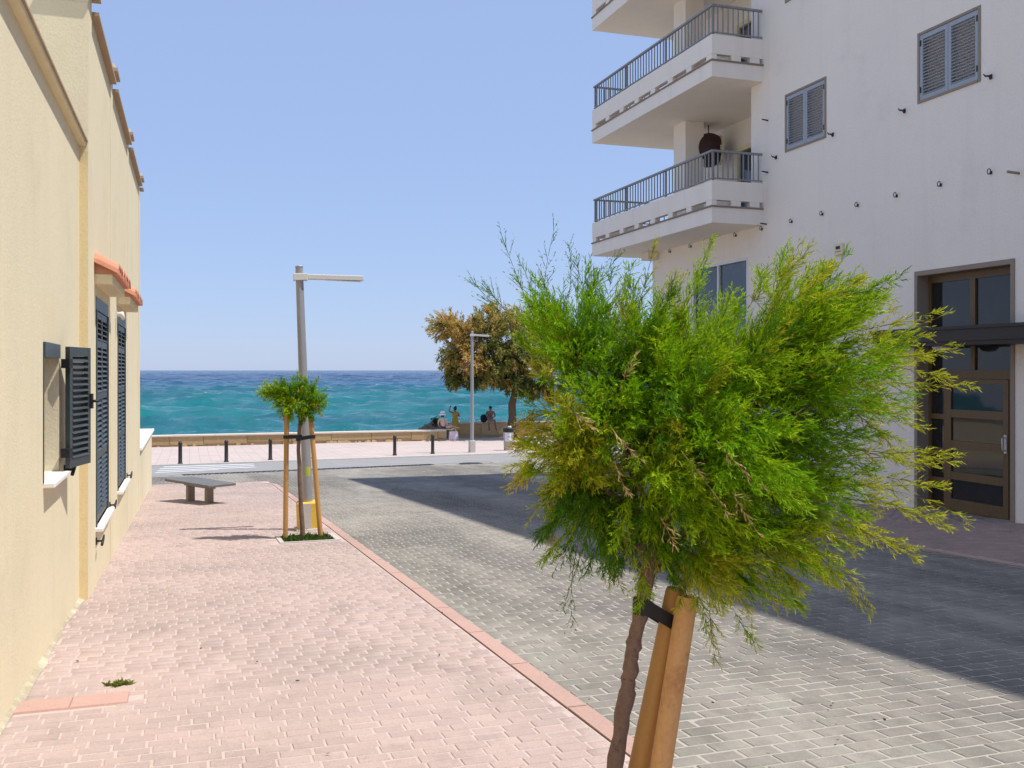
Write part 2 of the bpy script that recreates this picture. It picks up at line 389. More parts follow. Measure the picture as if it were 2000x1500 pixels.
# --- drain grating, zebra crossing, coast road, promenade
dr = empty('drain_grating', (GA[0], GA[1], G(GA[1])), 'long dark slotted drain grating across the mouth of the street', 'drain')
ddir = Vector((GB[0]-GA[0], GB[1]-GA[1], 0)); DL = ddir.length; dang = math.atan2(ddir.y, ddir.x); nseg = 17
gm = MB(); s = DL/nseg
gm.box(.02, s-.02, -.2, -.17, -.02, .006); gm.box(.02, s-.02, .17, .2, -.02, .006)
for k in range(4): gm.box(.02+k*(s-.08)/3, .06+k*(s-.08)/3, -.17, .17, -.02, .005)
gm.box(.02, s-.02, -.17, .17, -.022, -.018)
gme = gm.mesh('grate'); gme.materials.append(M['iron'])
for k in range(nseg):
    q = Vector(GA+(0,))+ddir*(k/nseg); z0 = G(q.y); z1 = G((q+ddir/nseg).y)
    o = link('grate', gme, None, dr, (q.x-GA[0], q.y-GA[1], z0-G(GA[1])-.003)); o.rotation_euler = (0, -math.atan2(z1-z0, s), dang)
def prom_y(x): return 37.6+(x+.4)*.115
ab = MB(); xs = frange(-30, 50, 40)
for a, c in zip(xs[:-1], xs[1:]):
    for u0, u1 in ((0,.25),(.25,.5),(.5,.75),(.75,1)):
        def pt(x, u):
            y = (drain_y(min(max(x,-6),12))+.19)*(1-u)+prom_y(x)*u; return (x, y, G(y)-.004)
        ab.quad(pt(a,u0), pt(c,u0), pt(c,u1), pt(a,u1))
bmesh.ops.remove_doubles(ab.bm, verts=list(ab.bm.verts), dist=1e-4)
tag(ab.build('coast_road', M['asphalt']), kind='structure')
pb = MB(); WALLY = 50.0
for a, c in zip(xs[:-1], xs[1:]):
    for i in range(6):
        def pt(x, u):
            y = (prom_y(x)+.16)*(1-u)+(WALLY+2.6)*u; return (x, y, G(y)+.03)
        pb.quad(pt(a,i/6), pt(c,i/6), pt(c,(i+1)/6), pt(a,(i+1)/6))
bmesh.ops.remove_doubles(pb.bm, verts=list(pb.bm.verts), dist=1e-4)
pm, N, L, B = new_mat('promenade_paving')
bt = N.new('ShaderNodeTexBrick'); bt.inputs['Scale'].default_value = 1; bt.inputs['Brick Width'].default_value = .4; bt.inputs['Row Height'].default_value = .4
bt.inputs['Mortar Size'].default_value = .012; bt.offset = 0
bt.inputs['Color1'].default_value = (.50,.40,.35,1); bt.inputs['Color2'].default_value = (.55,.44,.385,1); bt.inputs['Mortar'].default_value = (.38,.31,.28,1)
L.new(N.new('ShaderNodeNewGeometry').outputs['Position'], bt.inputs['Vector'])
L.new(mix(N, L, bt.outputs['Color'], (.40,.34,.305), ramp(N, L, noise(N, L, .6, 6, .65), (.45, 0.0), (.7, .6))), B.inputs['Base Color'])
B.inputs['Roughness'].default_value = .9
prom = tag(pb.build('promenade', pm), kind='structure')
for a, c in zip(frange(-20, 40, 60)[:-1], frange(-20, 40, 60)[1:]):
    y0, y1 = prom_y(a), prom_y(c)
    MB().hexa([(a+.01,y0,G(y0)-.1),(c,y1,G(y1)-.1),(c,y1+.15,G(y1)-.1),(a+.01,y0+.15,G(y0)-.1),(a+.01,y0+.01,G(y0)+.036),(c,y1+.01,G(y1)+.036),(c,y1+.15,G(y1)+.036),(a+.01,y0+.15,G(y0)+.036)]).build('promenade_kerb_stone', M['concrete'], prom)
cr = bpy.data.objects['coast_road']
for (xa, ya, xb, yb, th) in ((306,923.6,430,917.5,.26),(309,920.2,502,912.6,.34),(313,916.4,499,909.8,.36),(320,912.6,497,906.8,.38)):
    a, c = ground_at(xa, ya), ground_at(xb, yb)
    dd = (c-a); nn = Vector((-dd.y, dd.x, 0)).normalized()*th; pts = [a, c, c+nn, a+nn]
    MB().quad(*[(p.x, p.y, G(p.y)+.002) for p in pts]).build('zebra_stripe', M['marking'], cr)
for (px, py, r) in ((920, 905.5, .42), (975, 902.5, .3)):
    p = ground_at(px, py)
    o = MB().lathe([(r, -.02), (r, .006), (r-.03, .007), (r-.05, .002), (.02, .003)], 24).build('manhole_cover', M['iron'] if r > .4 else M['asphalt'], None, (p.x, p.y, p.z-.003))
    tag(o, 'dark round manhole cover in the coast road before the far lamp' if r > .4 else 'small pale round cover in the coast road near the litter bin', 'manhole')

# --- sea wall of sandstone blocks
def sea_wall(x0, x1, y, ztop, zbase, lab, step, cap=True, seed=1):
    r = random.Random(seed)
    w = empty('sea_wall', ((x0+x1)/2, y+.25, zbase), lab, 'wall')
    ox, oy, oz = w.location
    MB().box(x0-ox, x1-ox, .04-.25, .5-.25, -.6, ztop-.06-oz).build('wall_core', M['sandstone_core'], w)
    x = x0
    while x < x1-.3:
        l = min(step*r.uniform(.8, 1.25), x1-x)
        if x1-x-l < .4: l = x1-x
        zb = .10+r.uniform(-.05, .10); p = r.uniform(0, .03)
        b = MB().hexa([(x-ox+.012,-.25-p,zb),(x-ox+l-.012,-.25-p,zb+r.uniform(-.05,.05)),(x-ox+l-.012,-.2,zb),(x-ox+.012,-.2,zb),
                       (x-ox+.012,-.25-p,ztop-.07-oz),(x-ox+l-.012,-.25-p,ztop-.07-oz),(x-ox+l-.012,-.2,ztop-.07-oz),(x-ox+.012,-.2,ztop-.07-oz)])
        b.build('stone_block', M['sandstone'], w); x += l
    rk = MB()
    for k in range(int((x1-x0)*3.2)):                                        # rough footing stones
        cx = r.uniform(x0, x1)-ox; sz = r.uniform(.06, .15)
        rk.hexa([(cx-sz,-.25-r.uniform(.03,.08),-.05),(cx+sz,-.25-r.uniform(.03,.08),-.05),(cx+sz,-.2,-.05),(cx-sz,-.2,-.05),
                 (cx-sz*.7,-.25-r.uniform(.01,.06),sz),(cx+sz*.6,-.25-r.uniform(.01,.06),sz*.8),(cx+sz*.7,-.2,sz),(cx-sz*.7,-.2,sz*.9)])
    rk.build('footing_rubble', M['sandstone_core'], w)
    x = x0; k = 0
    while x < x1:
        l = min(1.9, x1-x); MB().box(x-ox+.005, x+l-ox-.005, -.31, .30, ztop-.07-oz+.002, ztop-oz+r.uniform(-.006,.006)).build('cap_stone', M['wallcap'] if cap else M['sandstone_core'], w); x += l
    return w
pe = P(872, 838, 51.5)
sea_wall(-14, pe.x, WALLY, -1.56, -2.13, 'long low sandstone sea wall with pale cap, running to the left', 1.75, True, 1)
sea_wall(pe.x+.55, 34, WALLY+1.6, -1.30, -2.13, 'darker sandstone sea wall set back in the shade of the brown tree', 1.5, False, 2)

# --- sea
def waves(x, y):
    z = np.zeros_like(x)
    r = np.random.default_rng(5)
    for k in range(46):
        lam = 0.9*(1.085**k); a = math.pi*.5+r.normal(0, .55)           # rollers running at the shore
        kx, ky = 2*math.pi/lam*np.cos(a), 2*math.pi/lam*np.sin(a)
        ph = r.uniform(0, 6.28); z += 0.021*lam**.62*np.sin(kx*x+ky*y+ph+.6*np.sin(x*.11/ (1+lam*.2)+ph))*(1/(1+(np.hypot(x,y)/(lam*420))**2))
    return z
nr, na = 620, 420
rows = 50*np.exp(np.linspace(0, math.log(26000/50), nr)); ang = np.radians(np.linspace(-38, 74, na))
X = (rows[:,None]*np.sin(ang)[None,:]); Y = rows[:,None]*np.cos(ang)[None,:]
Y = Y*1.0
SEA = -3.6
Z = SEA+waves(X, Y)
V = np.stack([X, Y, Z], -1).reshape(-1, 3)
ii = np.arange((nr-1)*(na-1)); a = (ii//(na-1))*na+ii%(na-1)
keepf = (V[a][:,1] > 49) | (V[a+na][:,1] > 49)
a = a[keepf]
sme = np_mesh('sea', V, np.stack([a, a+1, a+na+1, a+na], 1))
sme.polygons.foreach_set('use_smooth', np.ones(len(sme.polygons), bool))
wm, N, L, B = new_mat('sea_water')
geo = N.new('ShaderNodeNewGeometry').outputs['Position']
sep = N.new('ShaderNodeSeparateXYZ'); L.new(geo, sep.inputs[0])
lg = N.new('ShaderNodeMath'); lg.operation = 'LOGARITHM'; lg.inputs[1].default_value = 10; L.new(sep.outputs['Y'], lg.inputs[0])
big = noise(N, L, .012, 6, .65, (.35, 1, 1)); mid = noise(N, L, .09, 5, .6, (.3, 1, 1))
def madd(a, k, b):
    n = N.new('ShaderNodeMath'); n.operation = 'MULTIPLY_ADD'; L.new(a, n.inputs[0]); n.inputs[1].default_value = k
    if hasattr(b, 'is_output'): L.new(b, n.inputs[2])
    else: n.inputs[2].default_value = b
    return n.outputs[0]
t = madd(big, .55, madd(mid, .22, lg.outputs[0]))            # log distance plus drifting patches
mr = N.new('ShaderNodeMapRange'); mr.inputs[1].default_value = 1.9; mr.inputs[2].default_value = 4.1; L.new(t, mr.inputs[0])
depthc = ramp(N, L, mr.outputs[0], (.0, (.042,.200,.205)), (.16, (.018,.130,.158)), (.27, (.006,.155,.160)), (.38, (.004,.122,.145)), (.47, (.004,.080,.150)), (.58, (.004,.040,.118)), (1.0, (.004,.030,.100)))
weed = ramp(N, L, noise(N, L, .07, 7, .68, (.3, 1, 1)), (.47, 0.0), (.64, .6))  # seagrass patches, and the dark of wave slopes put into the water colour
c = mix(N, L, depthc, (.012,.070,.105), weed)
foam = ramp(N, L, noise(N, L, .11, 8, .74, (.5, 1, 1)), (.668, 0.0), (.70, .85))
c = mix(N, L, c, (.75,.8,.82), foam)
L.new(c, B.inputs['Base Color']); B.inputs['Roughness'].default_value = .16; B.inputs['IOR'].default_value = 1.33; B.inputs['Specular IOR Level'].default_value = .25
b1 = N.new('ShaderNodeBump'); b1.inputs['Strength'].default_value = 1.0; b1.inputs['Distance'].default_value = .45
hsum = madd(noise(N, L, .9, 6, .65, (.45, 1, 1)), 1.0, madd(noise(N, L, .16, 5, .6, (.4, 1, 1)), 3.0, 0.0))
L.new(hsum, b1.inputs['Height']); L.new(b1.outputs[0], B.inputs['Normal'])
tag(link('sea', sme, wm), kind='structure')
# rocks just behind the wall
for k, (px, py, d, s, lab, mt) in enumerate(((848, 834, 53.5, .5, 'low brown shore rock behind the sea wall beside the white hat', 'rock'), (833, 838, 53.8, .34, 'smaller shore rock left of the dark bush behind the wall', 'rock'))):
    p = P(px, py, d); bm = bmesh.new(); bmesh.ops.create_icosphere(bm, subdivisions=3, radius=1)
    r = random.Random(k+4); ph = [r.uniform(0, 6) for _ in range(6)]
    for v in bm.verts:
        q = v.co.copy(); f = 1+.22*math.sin(q.x*3+ph[0])*math.sin(q.y*4+ph[1])+.14*math.sin(q.z*6+ph[2]+q.x*5)
        v.co = Vector((q.x*s*1.25, q.y*s, q.z*1.5 if q.z < 0 else q.z*s*.55))*f
    me = bpy.data.meshes.new('shore_rock'); bm.to_mesh(me); bm.free()
    tag(link('shore_rock', me, M[mt], None, (p.x, p.y, p.z)), lab, 'rock', 'shore rocks')
# ================================================================== BUILDINGS
def adopt(o, parent):
    o.parent = parent; o.matrix_parent_inverse = Matrix.Translation(-parent.location); return o
def wall_open(name, matl, px, sg, y0, y1, z0, z1, ops, T, parent, rev=None):
    """wall with real openings; sg=+1 faces +X. ops=(ya,yb,za,zb,depth)"""
    ys = sorted({y0, y1, *[v for o in ops for v in o[:2]]}); zs = sorted({z0, z1, *[v for o in ops for v in o[2:4]]})
    b = MB()
    for a, c in zip(ys[:-1], ys[1:]):
        for e, f in zip(zs[:-1], zs[1:]):
            if any(o[0] <= (a+c)/2 <= o[1] and o[2] <= (e+f)/2 <= o[3] for o in ops): continue
            b.quad((px, a, e), (px, c, e), (px, c, f), (px, a, f))
    for (a, c, e, f, d) in ops:
        q = px-sg*d
        b.quad((px,a,e),(q,a,e),(q,a,f),(px,a,f)); b.quad((px,c,e),(q,c,e),(q,c,f),(px,c,f))
        b.quad((px,a,e),(q,a,e),(q,c,e),(px,c,e)); b.quad((px,a,f),(q,a,f),(q,c,f),(px,c,f))
        b.quad((q,a,e),(q,c,e),(q,c,f),(q,a,f))
    k = px-sg*T
    b.quad((k,y0,z0),(k,y1,z0),(k,y1,z1),(k,y0,z1)); b.quad((px,y0,z0),(k,y0,z0),(k,y0,z1),(px,y0,z1)); b.quad((px,y1,z0),(k,y1,z0),(k,y1,z1),(px,y1,z1))
    b.quad((px,y0,z1),(k,y0,z1),(k,y1,z1),(px,y1,z1))
    bmesh.ops.remove_doubles(b.bm, verts=list(b.bm.verts), dist=1e-5)
    return adopt(b.build(name, matl), parent)
_slats = {}
def shutter(parent, w, h, matl, pitch, loc, rz, rails=(), stile=.055, tilt=40, nm='shutter'):
    """louvred leaf: local +Y is the width, +X outward"""
    b = MB(); t = .034
    b.box(0, t, 0, stile, 0, h); b.box(0, t, w-stile, w, 0, h)
    zs = [0, *rails, h-.07]
    for z in zs: b.box(.001, t-.001, stile, w-stile, z, z+.07)
    lf = b.build(nm, matl); lf.location = loc; lf.rotation_euler = (0, 0, rz); adopt(lf, parent)
    key = (round(w-2*stile, 3), matl.name, tilt)
    if key not in _slats:
        sm = MB().box(-.030, .030, 0, w-2*stile+.01, -.0035, .0035).mesh('slat'); sm.materials.append(matl); _slats[key] = sm
    for z0, z1 in zip(zs[:-1], zs[1:]):
        n = int((z1-z0-.07)/pitch); p = (z1-z0-.07)/max(n, 1)
        for k in range(n): link('slat', _slats[key], None, lf, (t/2, stile-.005, z0+.07+p*(k+.5)), (0, rad(tilt), 0))
    return lf
def holdback(parent, x, y, z, sg, s=1.0):
    """iron shutter catch: plate on the wall, stem, curled dog"""
    b = MB(); b.box(0, sg*.012*s, -.02*s, .02*s, -.03*s, .03*s)
    b.tube([(0,0,0),(sg*.045*s,0,0),(sg*.06*s,0,.012*s)], .009*s, 7); b.tube([(sg*.055*s,-.055*s,-.03*s),(sg*.06*s,-.02*s,.0),(sg*.06*s,.03*s,.012*s),(sg*.065*s,.06*s,.045*s)], [.012*s,.012*s,.012*s,.006*s], 7)
    o = b.build('shutter_catch', M['iron']); o.location = (x, y, z); return adopt(o, parent)

# ------------------------------------------------------------------ yellow annex (near, low)
AX, HX = -.945, -.875
an = empty('yellow_annex', (-4, 2, G(2)), 'low pale yellow rendered house nearest the camera, with one half-open green shutter', 'house')
W1 = (7.30, 8.12, .83, 1.79)
wall_open('wall', M['yellow'], AX, 1, -6, 9.55, -.9, 3.62, [(*W1, .26)], 7, an)
adopt(MB().box(AX-.4, AX+.06, -6, 9.548, 3.621, 3.655).build('coping', M['cream_trim']), an)
adopt(MB().box(AX-.36, AX+.075, -6, 9.548, 3.656, 3.672).build('coping_tile', M['coping']), an)
fr = MB(); x0 = AX-.20
fr.box(x0, AX+.012, W1[0]-.004, W1[1]+.004, W1[3]-.10, W1[3]+.004)
fr.box(x0, x0+.06, W1[0], W1[0]+.05, W1[2], W1[3]-.1); fr.box(x0, x0+.06, W1[1]-.055, W1[1], W1[2]+.03, W1[3]-.1)
adopt(fr.build('window_frame', M['green_paint']), an)
adopt(MB().box(AX-.015, AX+.006, W1[0]-.028, W1[0]-.004, W1[2], W1[3]).build('window_stile', M['green_paint']), an)
adopt(MB().box(x0-.03, x0-.02, W1[0]+.05, W1[1]-.055, W1[2]+.03, W1[3]-.1).build('window_pane', M['glass']), an)
adopt(MB().box(AX-.24, AX+.075, W1[0]-.02, W1[1]+.05, W1[2]-.035, W1[2]+.001).bevel(.006).build('window_sill', M['sill']), an)
lf = shutter(an, .47, .93, M['green_paint'], .046, (AX+.045, W1[1]+.0, W1[2]+.02), rad(-13), (), .06, 42)
for z in (.12, .80): MB().box(-.012, .05, -.055, .012, z-.035, z+.035).build('hinge', M['iron'], lf)
MB().box(.03, .055, .435, .475, .44, .56).build('latch_plate', M['iron'], lf); MB().tube([(.05,.455,.50),(.09,.47,.50),(.095,.50,.505)], .012, 7).build('latch_knob', M['iron'], lf)
holdback(an, AX, W1[1]+.33, W1[2]-.02, 1, 1.2)
# the nearer leaf folded back on the wall side is out of sight; its hinge post stays

# ------------------------------------------------------------------ yellow house (taller, towards the sea)
ho = empty('yellow_house', (-4, 14.4, G(14.4)), 'taller pale yellow house with tiled window hoods and pillared parapet', 'house')
W2, W3 = (10.38, 11.85, .05, 2.33), (13.40, 14.95, .05, 2.33)
HY0, HY1 = 9.552, 19.35
wall_open('wall', M['yellow'], HX, 1, HY0, HY1, -1.6, 4.92, [(*W2, .14), (*W3, .14)], 7.2, ho)
adopt(MB().box(HX-.12, HX+.003, HY0-.004, HY0+.01, G(9)-.2, 3.58).build('corner_shade_strip', M['yellow_shade_strip']), ho)  # thin sheet over the return face, its weaker light painted as deeper yellow
pys = [9.72, 12.35, 15.55, 18.95]
for k, py_ in enumerate(pys):
    adopt(MB().box(HX-.3, HX+.006, py_-.16, py_+.16, -1.7, 5.06).build('parapet_pillar', M['yellow']), ho)
    adopt(MB().box(HX-.36, HX+.085, py_-.23, py_+.23, 5.06, 5.10).build('pillar_cap', M['coping']), ho)
    adopt(MB().box(HX-.32, HX+.05, py_-.19, py_+.19, 5.101, 5.16).build('pillar_top', M['yellow']), ho)
for a, c in zip(pys[:-1], pys[1:]):
    adopt(MB().box(HX-.3, HX+.07, a+.162, c-.162, 4.921, 4.955).build('coping', M['coping']), ho)
adopt(MB().box(HX-.3, HX+.07, pys[-1]+.162, HY1, 4.921, 4.955).build('coping', M['coping']), ho)
for k, Wn in enumerate((W2, W3)):
    adopt(MB().box(HX-.05, HX+.004, Wn[0]+.001, Wn[1]-.001, Wn[3]-.13, Wn[3]-.001).build('window_head', M['green_paint']), ho)
    adopt(MB().box(HX-.06, HX+.012, Wn[0]-.004, Wn[0]+.045, Wn[2], Wn[3]-.13).build('window_stile', M['green_paint']), ho)
    adopt(MB().box(HX-.06, HX+.012, Wn[1]-.045, Wn[1]+.004, Wn[2], Wn[3]-.13).build('window_stile', M['green_paint']), ho)
    w = (Wn[1]-Wn[0]-.10)/2-.003
    for j in (0, 1):
        shutter(ho, w, Wn[3]-Wn[2]-.17, M['green_paint'], .050, (HX-.035, Wn[0]+.048+j*(w+.006), Wn[2]+.03), 0, (.62, 1.22, 1.75), .055, 42)
    adopt(MB().box(HX-.10, HX+.07, Wn[0]-.04, Wn[1]+.05, Wn[2]-.04, Wn[2]+.0).bevel(.006).build('window_sill', M['sill']), ho)
    # tiled hood
    a, c = Wn[0]-.16, Wn[1]+.20
    hd = adopt(MB().box(HX-.02, HX+.165, a, c, 2.44, 2.535).bevel(.005).build('window_hood', M['cream_trim']), ho)
    nt = 11; tp = (c-a+.06)/nt
    tb = MB(); n = 7; prof = [(tp*.62*math.cos(math.pi*i/n), tp*.62*math.sin(math.pi*i/n)) for i in range(n+1)]
    for (yy0, zz0), (yy1, zz1) in zip(prof[:-1], prof[1:]):
        tb.quad((-.02,yy0,.12+zz0), (.225,yy0*1.1,.0+zz0), (.225,yy1*1.1,.0+zz1), (-.02,yy1,.12+zz1))
        tb.quad((.225,yy0*1.1,zz0), (.225,yy0*.86,zz0*.78), (.225,yy1*.86,zz1*.78), (.225,yy1*1.1,zz1))
        tb.quad((-.02,yy0*.8,.105+zz0*.8), (.225,yy0*.86,.0+zz0*.78), (.225,yy1*.86,zz1*.78), (-.02,yy1*.8,.105+zz1*.8))
    tme = tb.mesh('roof_tile'); tme.materials.append(M['terracotta'])
    for i in range(nt):
        link('roof_tile', tme, None, hd, (HX+random.uniform(-.006,.006), a-.03+tp*(i+.5), 2.537), (0, 0, random.gauss(0,.012)))
    bd = MB().hexa([(HX-.01,a,2.536),(HX+.21,a,2.536),(HX+.21,c,2.536),(HX-.01,c,2.536),(HX-.01,a,2.66),(HX+.21,a,2.545),(HX+.21,c,2.545),(HX-.01,c,2.66)]).build('tile_bed', M['terracotta'], hd)
holdback(ho, HX, W2[0]-.02, -.08, 1, 1.1); holdback(ho, HX, W2[1]+.22, .05, 1, 1.1); holdback(ho, HX, W3[1]+.35, .06, 1, 1.1)
# little spout lamp on the wall between the hoods
sp = MB(); sp.box(0, .02, -.03, .03, -.05, .05); sp.tube([(.01,0,0),(.07,0,.01),(.10,0,-.06)], [.03,.04,.02], 9)
o = sp.build('wall_spotlight', M['galv_pale']); o.location = (HX, 13.05, 2.29); adopt(o, ho)
# garden wall beyond the house
gw = empty('garden_wall', (HX-.1, 22, G(22)), 'low pale yellow wall with white cap continuing from the house', 'wall')
adopt(MB().hexa([(HX-.22,HY1+.002,-1.7),(HX-.012,HY1+.002,-1.7),(HX-.012,25.6,-1.7),(HX-.22,25.6,-1.7),(HX-.22,HY1+.002,.10),(HX-.012,HY1+.002,.10),(HX-.012,25.6,.10),(HX-.22,25.6,.10)]).build('wall', M['yellow']), gw)
adopt(MB().box(HX-.40, HX+.045, HY1+.004, 25.66, .101, .155).bevel(.006).build('wall_cap', M['sill']), gw)

# ------------------------------------------------------------------ white apartment building
BX = 11.0
ap = empty('apartment_building', (15, 12, G(12)), 'white rendered apartment block in shade with corner balconies and brown entrance', 'building')
D = (10.80, 12.66, G(11.7)-.02, 3.10)
WIN = [(15.03, 16.26, 5.86, 6.92), (11.39, 12.63, 5.86, 6.92)]
WIN += [(a, c, e+2.9, f+2.9) for a, c, e, f in WIN[:2]]+[(7.4, 8.6, 5.86, 6.92)]
MBX = (13.52, 13.98, .86, 1.18)                       # letter box niche
ROOF = 15.4
wall_open('wall', M['white'], BX, -1, -8, 17.5, -1.2, ROOF, [(*D, .34)]+[(*w, .09) for w in WIN]+[(*MBX, .06)], 11, ap)
GW = (17.62, 19.95, 1.45, 3.95)
wall_open('ground_floor_wall', M['white'], BX, -1, 17.502, 22.0, -1.8, 4.60, [(*GW, .14)], 11, ap)
wall_open('loggia_wall', M['white_smooth'], 12.25, -1, 17.502, 23.0, 4.602, 13.3, [(18.2, 20.06, 4.98, 6.76, .12), (18.2, 20.06, 7.88, 9.66, .12), (18.2, 20.06, 10.78, 12.56, .12)], 9, ap)
# shuttered windows of the facade
for k, (a, c, e, f) in enumerate(WIN):
    fb_ = MB(); t = .05
    fb_.box(BX-.012, BX+.06, a-.03, a+.02, e-.03, f+.03); fb_.box(BX-.012, BX+.06, c-.02, c+.03, e-.03, f+.03)
    fb_.box(BX-.011, BX+.06, a+.021, c-.021, f-.01, f+.03); fb_.box(BX-.02, BX+.06, a+.021, c-.021, e-.03, e+.008)
    adopt(fb_.build('window_frame', M['door_trim']), ap)
    w = (c-a-.04)/2-.004
    for j in (0, 1):
        lf = shutter(ap, w, f-e-.03, M['grey_paint'], .047, (BX+.030, c-.022-j*(w+.008), e+.012), math.pi, (), .06, 42)
        for z in (.12, f-e-.2): MB().box(.034, .044, 0 if j == 0 else w-.03, .03 if j == 0 else w, z, z+.09).build('hinge', M['iron'], lf)
    if k < 2:
        holdback(ap, BX, c+.33, e-.06, -1, 1.15); holdback(ap, BX, a-.22, e-.02, -1, 1.15)
# ground-floor window of the corner
a, c, e, f = GW; g = MB()
g.box(BX-.01, BX+.09, a, a+.05, e, f); g.box(BX-.01, BX+.09, c-.05, c, e, f); g.box(BX-.01, BX+.09, a+.05, c-.05, f-.06, f); g.box(BX-.03, BX+.09, a+.05, c-.05, e, e+.06)
m_ = (a+c)/2+.05; g.box(BX+.0, BX+.08, m_-.03, m_+.03, e+.06, f-.06)
fo = adopt(g.build('window_frame', M['frame_white']), ap)
for q0, q1 in ((a+.05, m_-.03), (m_+.03, c-.05)): adopt(MB().box(BX+.05, BX+.06, q0, q1, e+.06, f-.06).build('window_pane', M['glass_blue']), ap)
# balconies: lower band, brown ledge, slot with spacer blocks, upper band, railing
BYA, BYB, BXO = 17.06, 23.1, 9.83
bar = MB().box(-.010, .010, -.010, .010, 0, .535).mesh('baluster'); bar.materials.append(M['rail'])
post = MB().box(-.02, .02, -.02, .02, -.08, .60).mesh('railing_post'); post.materials.append(M['rail'])
def ring(b, x0, y0, y1, z0, z1, th):              # band round three open sides of the balcony
    b.box(x0, x0+th, y0, y1, z0, z1); b.box(x0+th, BX if y0 < 17.5 else BX, y0, y0+th, z0, z1); b.box(x0+th, 12.9, y1-th, y1, z0, z1)
for k, zb in enumerate((4.53, 7.43, 10.33)):
    sl = MB(); sl.box(BXO, BX-.002, BYA, 17.5, zb, zb+.31); sl.box(BXO, 12.248, 17.504, BYB, zb+.001, zb+.311)
    if k == 0:
        sl = MB(); sl.box(BXO, BX-.002, BYA, BYB, zb, zb+.31); sl.box(BX-.002, 12.248, 22.004, BYB, zb+.001, zb+.311); sl.box(BX-.004, 12.248, 17.504, 22.003, 4.602, zb+.311)
    bal = adopt(sl.build('balcony', M['white_smooth']), ap)
    b = MB(); b.box(BXO-.025, BXO+.22, BYA-.025, BYB+.02, zb+.312, zb+.342); b.box(BXO+.22, BX-.003, BYA-.025, BYA+.2, zb+.312, zb+.342)
    b.build('ledge', M['ledge'], bal)
    b = MB(); b.box(BXO, BXO+.12, BYA, BYB, zb+.455, zb+.84); b.box(BXO+.12, BX-.002, BYA, BYA+.12, zb+.455, zb+.84); b.box(BXO+.12, 12.24, BYB-.12, BYB, zb+.455, zb+.84)
    b.build('balcony_parapet', M['white_smooth'], bal)
    spm = MB().box(0, .11, -.11, .11, 0, .111).mesh('spacer_block'); spm.materials.append(M['white_smooth'])
    for y in frange(BYA+.12, BYB-.12, 7): link('spacer_block', spm, None, bal, (BXO+.004, y, zb+.343))
    for x in (BXO+.55, BXO+.98): link('spacer_block', spm, None, bal, (x, BYA+.004, zb+.343), (0, 0, math.pi/2))
    for x in frange(BXO+.5, 11.9, 3): link('spacer_block', spm, None, bal, (x, BYB-.004, zb+.343), (0, 0, -math.pi/2))
    rt = MB(); zr = zb+1.455; xr = BXO+.04
    for (u, v, h) in ((zr-.04, zr, .028), (zr-.575, zr-.55, .014)):
        rt.box(xr-h, xr+h, BYA+.02, BYB-.04, u, v); rt.box(xr+h, BX-.003, BYA+.02, BYA+.02+2*h, u, v); rt.box(xr+h, 12.22, BYB-.04-2*h, BYB-.04, u, v)
    rl = adopt(rt.build('balcony_railing', M['rail']), ap)
    for y in frange(BYA+.05, BYB-.08, 42): link('baluster', bar, None, rl, (xr, y, zr-.575))
    for x in frange(xr+.12, BX-.08, 8): link('baluster', bar, None, rl, (x, BYA+.045, zr-.575))
    for x in frange(xr+.14, 12.0, 14): link('baluster', bar, None, rl, (x, BYB-.06, zr-.575))
    for (x, y) in ((xr+.03, BYA+.08), (xr+.03, BYA+2.1), (xr+.03, BYA+4.1), (xr+.03, BYB-.1)): link('railing_post', post, None, rl, (x, y, zr-.60))
    cb = adopt(MB().box(11.0, 11.48, 20.3, 20.88, zb+.312, zb+2.9 if k < 2 else 13.2).build('column', M['white_smooth']), ap)
    # french window of the loggia
    f0, f1, e = 18.2, 20.06, zb+.45; f_ = MB()
    f_.box(12.22, 12.30, f0-.06, f0+.02, e, e+1.84); f_.box(12.22, 12.30, f1-.02, f1+.06, e, e+1.84); f_.box(12.22, 12.30, f0+.02, f1-.02, e+1.74, e+1.84); f_.box(12.24, 12.30, (f0+f1)/2-.03, (f0+f1)/2+.03, e, e+1.74)
    adopt(f_.build('french_window_frame', M['cream_trim']), ap)
    adopt(MB().box(12.32, 12.33, f0+.02, f1-.02, e, e+1.74).build('window_pane', M['glass_blue']), ap)
adopt(MB().box(10.1, 12.248, 17.504, 23.1, 13.2, 13.38).build('roof_slab', M['white_smooth']), ap)
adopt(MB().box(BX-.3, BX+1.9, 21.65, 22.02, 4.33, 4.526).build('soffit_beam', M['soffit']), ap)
adopt(MB().box(BX-.08, BX+.3, -8.1, 17.6, ROOF+.002, ROOF+.16).build('roof_coping', M['white_smooth']), ap)
# cable eyelets in a row along the facade, pins by the balconies
ring_b = MB(); n = 10
pts = [(-.055, .04*math.cos(2*math.pi*i/n), .05*math.sin(2*math.pi*i/n)) for i in range(n+1)]
ring_b.tube(pts, .008, 6, cap=False); ring_b.tube([(0,0,-.02),(-.06,0,-.048)], .009, 6); ring_b.box(-.008, 0, -.022, .022, -.05, .01)
rme = ring_b.mesh('cable_eyelet'); rme.materials.append(M['iron'])
def facade_y(px):
    k = (px-1000)/FPX; d = BX/(k*CS+SN); return d*(CS-k*SN), d
for px in (1274, 1310, 1350, 1391, 1438, 1489, 1547, 1607, 1676, 1752, 1838, 1936, 2040):
    y, d = facade_y(px); adopt(link('cable_eyelet', rme, None, None, (BX, min(y, 21.95), 4.47)), ap).scale = (.8, .8, .8)
for (px, z) in ((1500, 6.6), (1500, 5.56), (1497, 4.53)):
    y, d = facade_y(px); adopt(MB().tube([(BX+.01, y, z), (BX-.14, y, z+.015)], [.016, .013], 7).build('wall_pin', M['iron']), ap)
